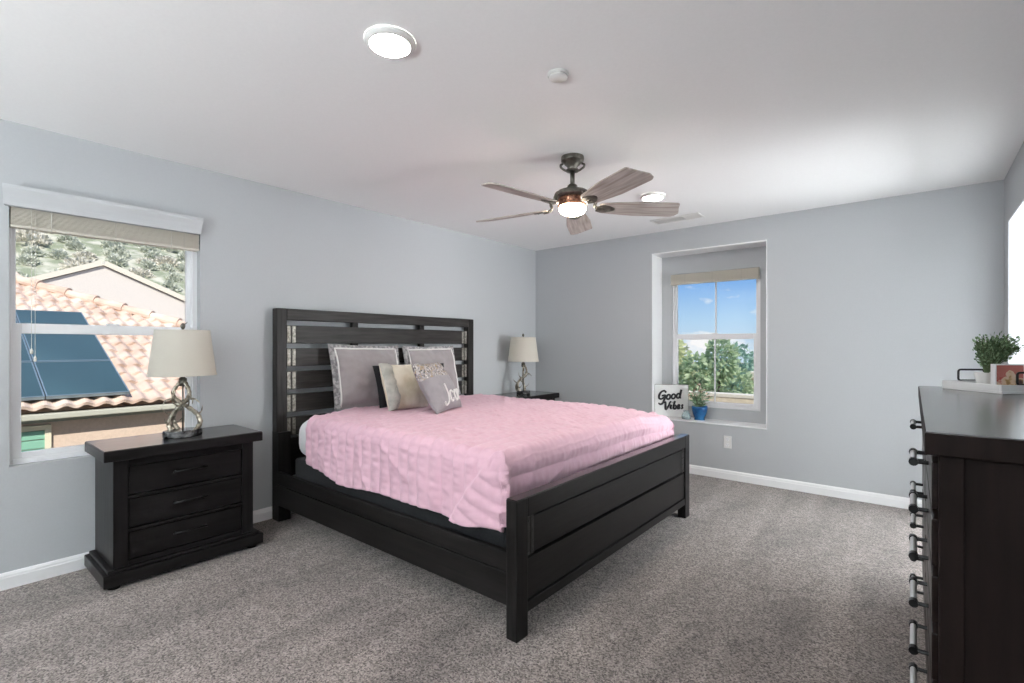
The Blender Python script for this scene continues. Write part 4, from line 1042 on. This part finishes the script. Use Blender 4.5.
# ------------------------------------------------------------------ outside
GZ = -3.3
M['ground'] = add_noise_colour(mat('dry_ground', (0.3, 0.26, 0.2), 0.95), (0.26, 0.23, 0.17), (0.40, 0.36, 0.27), (1, 1, 1), 1.5, 4)
b = MB(); b.box(-140, 60, -90, 140, GZ - 0.2, GZ)
struct(b.build('ground', M['ground']))
M['stucco'] = add_noise_colour(mat('cream_stucco', (0.62, 0.58, 0.52), 0.9, spec=0.1), (0.60, 0.56, 0.51), (0.66, 0.62, 0.57), (1, 1, 1), 40, 3, bump=0.1, bdist=0.01)
M['peach'] = add_noise_colour(mat('peach_stucco', (0.55, 0.42, 0.33), 0.9, spec=0.1), (0.60, 0.48, 0.385), (0.66, 0.53, 0.43), (1, 1, 1), 40, 3, bump=0.1, bdist=0.01)
M['fascia'] = mat('grey_green_fascia', (0.30, 0.31, 0.26), 0.7)
M['gutter'] = mat('pale_olive_gutter', (0.46, 0.46, 0.38), 0.6)
def tile_mat():
    m = mat('clay_roof_tile', (0.5, 0.3, 0.2), 0.85, spec=0.1)
    N, L, bs_ = nodes(m)
    tc = N.new('ShaderNodeTexCoord'); nz = N.new('ShaderNodeTexNoise'); nz.inputs['Scale'].default_value = 3.4; nz.inputs['Detail'].default_value = 3
    rp = N.new('ShaderNodeValToRGB'); el = rp.color_ramp.elements
    el[0].position = 0.32; el[0].color = (0.54, 0.40, 0.31, 1); el[1].position = 0.68; el[1].color = (0.72, 0.60, 0.50, 1)
    q = el.new(0.5); q.color = (0.66, 0.51, 0.41, 1)
    L(tc.outputs['Object'], nz.inputs['Vector']); L(nz.outputs['Fac'], rp.inputs[0]); L(rp.outputs[0], bs_.inputs['Base Color'])
    return m
M['tile'] = tile_mat()
EZ = 0.608; SLOPE = 0.4; HIPY = 5.17; EX = -7.0
def rz_(X): return EZ + SLOPE * (X - 7.0)      # height of the roof plane X metres out
ha = thing('house', 'neighbour house with solar panels on a hipped clay tile roof', 'house', (-10, 1, GZ))
def hpart(b, name, m, root=ha, **k):
    o = b.build(name, m, root, **k); rel(root, o); return o
b = MB()
PW, CL = 0.165, 0.235
nc = 19
ys = [-5.2 + PW / 8 * i for i in range(int((HIPY + 0.1 + 5.2) / (PW / 8)))]
vs = []; fs = []
for c in range(nc):
    Xa = 7.0 + c * CL - 0.03; Xb = Xa + CL + 0.04
    row = []
    for X, dz in ((Xa, 0.000), (Xa, 0.032), ((Xa + Xb) / 2, 0.022), (Xb, 0.010)):
        for y in ys:
            wv = 0.5 + 0.5 * math.sin(2 * PI * (y + 0.03 * (c % 2)) / PW)
            row.append((-(X - 0.035 * wv * (1 if dz > 0.02 else 0.6)), y, rz_(X) + dz + 0.030 * wv))
    o_ = len(vs); vs += row; n = len(ys)
    for k in range(3):
        for j in range(n - 1):
            if ys[j + 1] <= HIPY - (Xb - 7.0) + 0.16: fs.append((o_ + k * n + j, o_ + k * n + j + 1, o_ + (k + 1) * n + j + 1, o_ + (k + 1) * n + j))
b.add(vs, fs)
hpart(b, 'roof', M['tile'], fixn=False)
b = MB()   # the other roof planes, plain underside and hip side
Xr = 7.0 + nc * CL
hy = HIPY - (Xr - 7.0)
zt_ = rz_(Xr)
b.add([(-7.02, -5.2, EZ - 0.03), (-7.02, HIPY, EZ - 0.03), (-Xr, hy, zt_ - 0.03), (-Xr, -5.2, zt_ - 0.03), (-14.5, HIPY, EZ - 0.03), (-14.5, -5.2, EZ - 0.03)],
      [(0, 1, 2, 3), (1, 4, 2), (4, 5, 3, 2)])
hpart(b, 'roof_underlay', M['tile'], fixn=False)
b = MB()
for i in range(15):
    t0 = i / 15; t1 = (i + 1.18) / 15
    p = Vector((lerp(-7.0, -Xr, t0), lerp(HIPY, hy, t0), lerp(EZ, zt_, t0) + 0.075)); q = Vector((lerp(-7.0, -Xr, t1), lerp(HIPY, hy, t1), lerp(EZ, zt_, t1) + 0.055))
    b.tube([p, q], [0.085, 0.065], 12)
for i in range(22):
    y0 = hy - i * 0.32
    b.tube([(-Xr, y0, zt_ + 0.07), (-Xr, y0 - 0.37, zt_ + 0.055)], [0.085, 0.065], 12)
hpart(b, 'ridge_caps', M['tile'], smooth=False)
b = MB(); b.box(-7.09, -6.93, -5.3, HIPY + 0.05, EZ - 0.105, EZ - 0.045); hpart(b, 'gutter', M['gutter'], bevel=0.01)
b = MB(); b.box(-7.13, -7.09, -5.3, HIPY + 0.02, EZ - 0.15, EZ - 0.06); hpart(b, 'eave', M['fascia'])
b = MB(); b.box(-12.9, -7.14, -5.2, HIPY - 0.1, GZ, EZ - 0.10); hpart(b, 'wall', M['peach'])
M['green_shutter'] = mat('pale_green_shutter', (0.22, 0.46, 0.34), 0.6)
b = MB(); ring(b, 0.10, 0.935, -1.0, 0.43, 0.04, 0.05, 0.05, 0.05, 0, 0.04, Matrix(((0, -1, 0, -7.10), (1, 0, 0, 0), (0, 0, 1, 0), (0, 0, 0, 1))))
wf = hpart(b, 'window_frame', mat('cream_frame', (0.70, 0.66, 0.50), 0.6))
b = MB()
for i in range(14): b.box(-7.139, -7.115, 0.14, 0.885, -0.95 + i * 0.095, -0.95 + i * 0.095 + 0.086)
o = b.build('shutter', M['green_shutter'], wf); o.matrix_parent_inverse = Matrix.Identity(4)

M['solar'] = add_noise_colour(mat('solar_cell', (0.02, 0.06, 0.10), 0.4, spec=0.3), (0.040, 0.080, 0.092), (0.055, 0.108, 0.122), (1, 1, 1), 0.8, 2)
M['solar_frame'] = mat('solar_frame', (0.26, 0.34, 0.38), 0.4, 0.5)
th_s = math.atan(SLOPE)
def solar(y0, y1, X0, X1, label):
    r = thing('solar_panel', label, 'solar panel', (-X0, (y0 + y1) / 2, rz_(X0) + 0.085), 0, 'solar panels on the tile roof')
    Lp = (X1 - X0) / math.cos(th_s); w_ = (y1 - y0) / 2
    T = Matrix.Rotation(-th_s, 4, 'Y').inverted() if False else Matrix.Rotation(th_s, 4, 'Y')
    b = MB(); b.box(-Lp + 0.012, -0.012, -w_ + 0.012, w_ - 0.012, 0.006, 0.034, T); b.build('cells', M['solar'], r)
    b = MB()
    b.box(-Lp, -Lp + 0.012, -w_, w_, 0, 0.038, T); b.box(-0.012, 0, -w_, w_, 0, 0.038, T)
    b.box(-Lp + 0.012, -0.012, -w_, -w_ + 0.012, 0, 0.038, T); b.box(-Lp + 0.012, -0.012, w_ - 0.012, w_, 0, 0.038, T)
    b.build('frame', M['solar_frame'], r)
for ri, (X0, X1, nm) in enumerate(((7.03, 7.88, 'lowest'), (7.90, 8.74, 'middle'), (8.76, 9.58, 'highest'))):
    for ci, (y0, y1, cn_) in enumerate(((0.885, 1.590, 'nearest the hip'), (0.170, 0.875, 'second from the hip'), (-0.545, 0.160, 'third from the hip'))):
        solar(y0, y1, X0, X1, 'dark solar panel in the %s row on the tile roof, %s' % (nm, cn_))

# gabled house behind
hb = thing('house', 'cream gabled house wall rising behind the tile roof', 'house', (-16, 2.9, GZ))
b = MB(); gx = -15.0
ga = [(1.05, 2.36), (2.88, 3.16), (5.6, 1.96)]
poly = [(1.05, GZ), (5.6, GZ), (5.6, 1.96), (2.88, 3.16), (1.05, 2.36)]
b.add([(gx, y, z) for y, z in poly] + [(gx - 6, y, z) for y, z in poly], [tuple(range(5)), tuple(reversed(range(5, 10)))] + [(i, (i + 1) % 5, 5 + (i + 1) % 5, 5 + i) for i in range(5)])
hpart(b, 'wall', M['stucco'], hb)
M['verge'] = mat('cream_verge', (0.66, 0.62, 0.52), 0.7)
for (p, q) in (((0.75, 2.23), (2.88, 3.16)), ((2.88, 3.16), (5.9, 1.83))):
    b = MB(); n_ = Vector((0, -(q[1] - p[1]), q[0] - p[0])).normalized()
    P0, P1 = Vector((gx + 0.07, p[0], p[1])), Vector((gx + 0.07, q[0], q[1]))
    vs = []
    for dx in (0, -6.5):
        for PP in (P0, P1):
            for h_ in (0.015, 0.13): vs.append(PP + Vector((dx, 0, 0)) + n_ * h_)
    b.add(vs, [(0, 2, 3, 1), (4, 5, 7, 6), (0, 1, 5, 4), (2, 6, 7, 3), (1, 3, 7, 5), (0, 4, 6, 2)])
    hpart(b, 'roof_slope', M['verge'], hb)
# lower tile roof at the far left of the gable
hc = thing('house', 'distant house with pink clay roof left of the gable', 'house', (-26, -1.0, GZ))
b = MB(); b.add([(-22.5, -6, 2.95), (-22.5, 2.75, 2.95), (-26, 2.3, 4.2), (-26, -6, 4.2)], [(0, 1, 2, 3)])
b.add([(-22.5, 2.75, 2.95), (-29.5, 2.75, 2.95), (-26, 2.3, 4.2)], [(0, 1, 2)])
hpart(b, 'roof', M['tile'], hc, solid=0.1)
b = MB(); b.box(-29, -22.9, -5.8, 2.5, GZ, 2.95); hpart(b, 'wall', M['stucco'], hc)

# hillside with shrubs
M['hill'] = add_noise_colour(mat('dry_hillside', (0.5, 0.45, 0.36), 0.95, spec=0.05), (0.26, 0.29, 0.20), (0.54, 0.53, 0.44), (1, 1, 1), 0.9, 10, 0.42, 0.62)
def hill_h(d, y):
    return max(0, d) * 0.42 + 1.6 * noise.noise(Vector((d * 0.06, y * 0.06, 3))) * min(1, max(0, d) / 10) + GZ - 0.1
b = MB(); b.grid(lambda a, c: Vector((-24 - a * 70, -30 + c * 100, hill_h(a * 70, -30 + c * 100))), 70, 90)
struct(b.build('hillside', M['hill'], smooth=True), 'dry hillside with scrub rising behind the houses', 'hill')
M['scrub'] = leaf_mat('grey_green_scrub', (0.42, 0.45, 0.35), (0.72, 0.73, 0.64), 0.15)
M['scrub_dry'] = leaf_mat('pale_dry_scrub', (0.58, 0.55, 0.46), (0.80, 0.77, 0.68), 0.15)
def bush_mesh(name, n, r, h, lw, m, seed):
    random.seed(seed); b = MB()
    for i in range(n):
        th = random.uniform(0, 2 * PI); cz = random.uniform(-0.1, 1); rr = random.uniform(0.55, 1.0) ** 0.5
        k = math.sqrt(max(0, 1 - cz * cz))
        bump = 1 + 0.3 * noise.noise(Vector((math.cos(th) * 2 + seed, math.sin(th) * 2, cz * 2)))
        p = Vector((r * rr * k * math.cos(th) * bump, r * rr * k * math.sin(th) * bump, h * max(0.02, cz) * rr * bump))
        d = Vector((k * math.cos(th), k * math.sin(th), cz + .3)) + Vector((random.gauss(0, .5), random.gauss(0, .5), random.gauss(0, .5)))
        leaf(b, p, d, lw * random.uniform(.7, 1.4), lw * random.uniform(.4, .7))
    o = b.build(name, m, fixn=False); return o
protos = [bush_mesh('shrub', 420, 1.1, 1.15, 0.42, M['scrub'], 1), bush_mesh('shrub', 420, 1.25, 0.95, 0.42, M['scrub_dry'], 2), bush_mesh('shrub', 420, 0.95, 1.3, 0.40, M['scrub'], 3)]
random.seed(5)
cnt = 0
SHL = ['grey green scrub shrub on the dry hillside', 'pale dry shrub on the hillside', 'taller grey green shrub on the dry hillside']
SHG = ['grey green hillside shrubs', 'dry hillside shrubs', 'tall hillside shrubs']
placed = []
for i in range(6000):
    d = random.uniform(6, 50); X = 24 + d
    y = X * random.uniform(0.05, 0.36); s = random.uniform(0.40, 0.85) * (0.75 + d / 70)
    if any(abs(X - q[0]) < 1.30 * (s + q[2]) and abs(y - q[1]) < 1.30 * (s + q[2]) for q in placed): continue
    placed.append((X, y, s))
    if len(placed) > 340: break
    k = random.randrange(3); pr = protos[k]
    if not pr.get('used'): o = pr; pr['used'] = 1
    else: o = pr.copy(); C.objects.link(o)
    o.location = (-X, y, hill_h(d, y) - 0.15); o.rotation_euler = (0, 0, random.uniform(0, 6)); o.scale = (s, s, s)
    tag(o, SHL[k], 'shrub', SHG[k])
for o in protos:
    if 'used' in o: del o['used']
for o in C.objects:
    if 'used' in o: del o['used']

# trees, garden wall and neighbour wall beyond the niche window
def tree(loc, rx, rz, label, m, n, lw, seed, tk):
    random.seed(seed)
    r = thing('tree', label, 'tree', loc, 0, 'trees outside the niche window')
    b = MB(); bt = MB()
    bt.tube([(0, 0, 0), (0.06, 0.03, tk * 0.5), (0.0, 0.0, tk + rz * 0.6)], [0.14, 0.11, 0.05], 10)
    lob = [(Vector((random.gauss(0, .5) * rx, random.gauss(0, .5) * rx, tk + rz * (0.75 + random.gauss(0, .38)))), random.uniform(.35, .6)) for _ in range(16)]
    for c_, s_ in lob: bt.tube([(0, 0, tk), c_], [0.05, 0.012], 6)
    for i in range(n):
        c_, s_ = lob[i % 16]
        v = Vector((random.gauss(0, 1), random.gauss(0, 1), random.gauss(0, 1))).normalized() * random.uniform(0.45, 1.0) ** 0.6
        p = c_ + Vector((v.x * s_ * rx, v.y * s_ * rx, v.z * s_ * rz * 0.8))
        leaf(b, p, v + Vector((random.gauss(0, .6), random.gauss(0, .6), random.gauss(-.2, .6))), lw * random.uniform(.7, 1.4), lw * random.uniform(.45, .7))
    b.build('crown', m, r, fixn=False); bt.build('trunk', mat('bark', (0.12, 0.09, 0.07), 0.9) if 'bark' not in M else M['bark'], r)
M['bark'] = mat('tree_bark', (0.13, 0.10, 0.08), 0.9)
M['tree_a'] = leaf_mat('yellow_green_leaf', (0.42, 0.50, 0.27), (0.80, 0.80, 0.52), 0.45)
M['tree_b'] = leaf_mat('mid_green_leaf', (0.28, 0.40, 0.24), (0.56, 0.66, 0.43), 0.45)
M['tree_c'] = leaf_mat('blue_green_leaf', (0.18, 0.34, 0.25), (0.42, 0.56, 0.45), 0.4)
tree((-4.85, 11.6, GZ - 0.38), 1.1, 1.6, 'yellow green leafy tree at the left outside the niche window', M['tree_a'], 8000, 0.13, 21, 2.3)
tree((-3.62, 11.5, GZ - 1.1), 0.8, 1.5, 'mid green leafy tree in the middle of the niche window view', M['tree_b'], 8000, 0.12, 22, 2.2)
tree((-3.35, 10.2, GZ - 0.6), 0.75, 1.1, 'low yellow tinged tree in front, centred in the niche window view', M['tree_a'], 5000, 0.11, 25, 1.9)
tree((-5.0, 17.5, GZ - 0.95), 1.5, 1.9, 'blue green tree at the right, rising behind the tan house outside the niche window', M['tree_c'], 8000, 0.17, 23, 2.4)
M['beige'] = add_noise_colour(mat('beige_stucco', (0.60, 0.52, 0.38), 0.9, spec=0.1), (0.58, 0.50, 0.37), (0.66, 0.58, 0.44), (1, 1, 1), 20, 3)
gw = thing('garden_wall', 'beige stucco wall below the trees outside the niche window', 'wall', (-3, 8.6, GZ))
b = MB(); b.box(-9, 4, 8.5, 8.75, GZ, 0.42); hpart(b, 'wall', M['beige'], gw)
b = MB(); b.box(-9.1, 4.1, 8.49, 8.76, 0.42, 0.47); hpart(b, 'coping', M['verge'], gw)
hd_ = thing('house', 'tan neighbour house at the right edge of the niche window', 'house', (-0.5, 13, GZ))
b = MB(); b.box(-2.98, 3.0, 12.2, 15.0, GZ, 0.52); hpart(b, 'wall', M['beige'], hd_)
b = MB(); b.box(-3.05, 3.1, 12.1, 15.1, 0.52, 0.66); hpart(b, 'parapet', M['verge'], hd_)
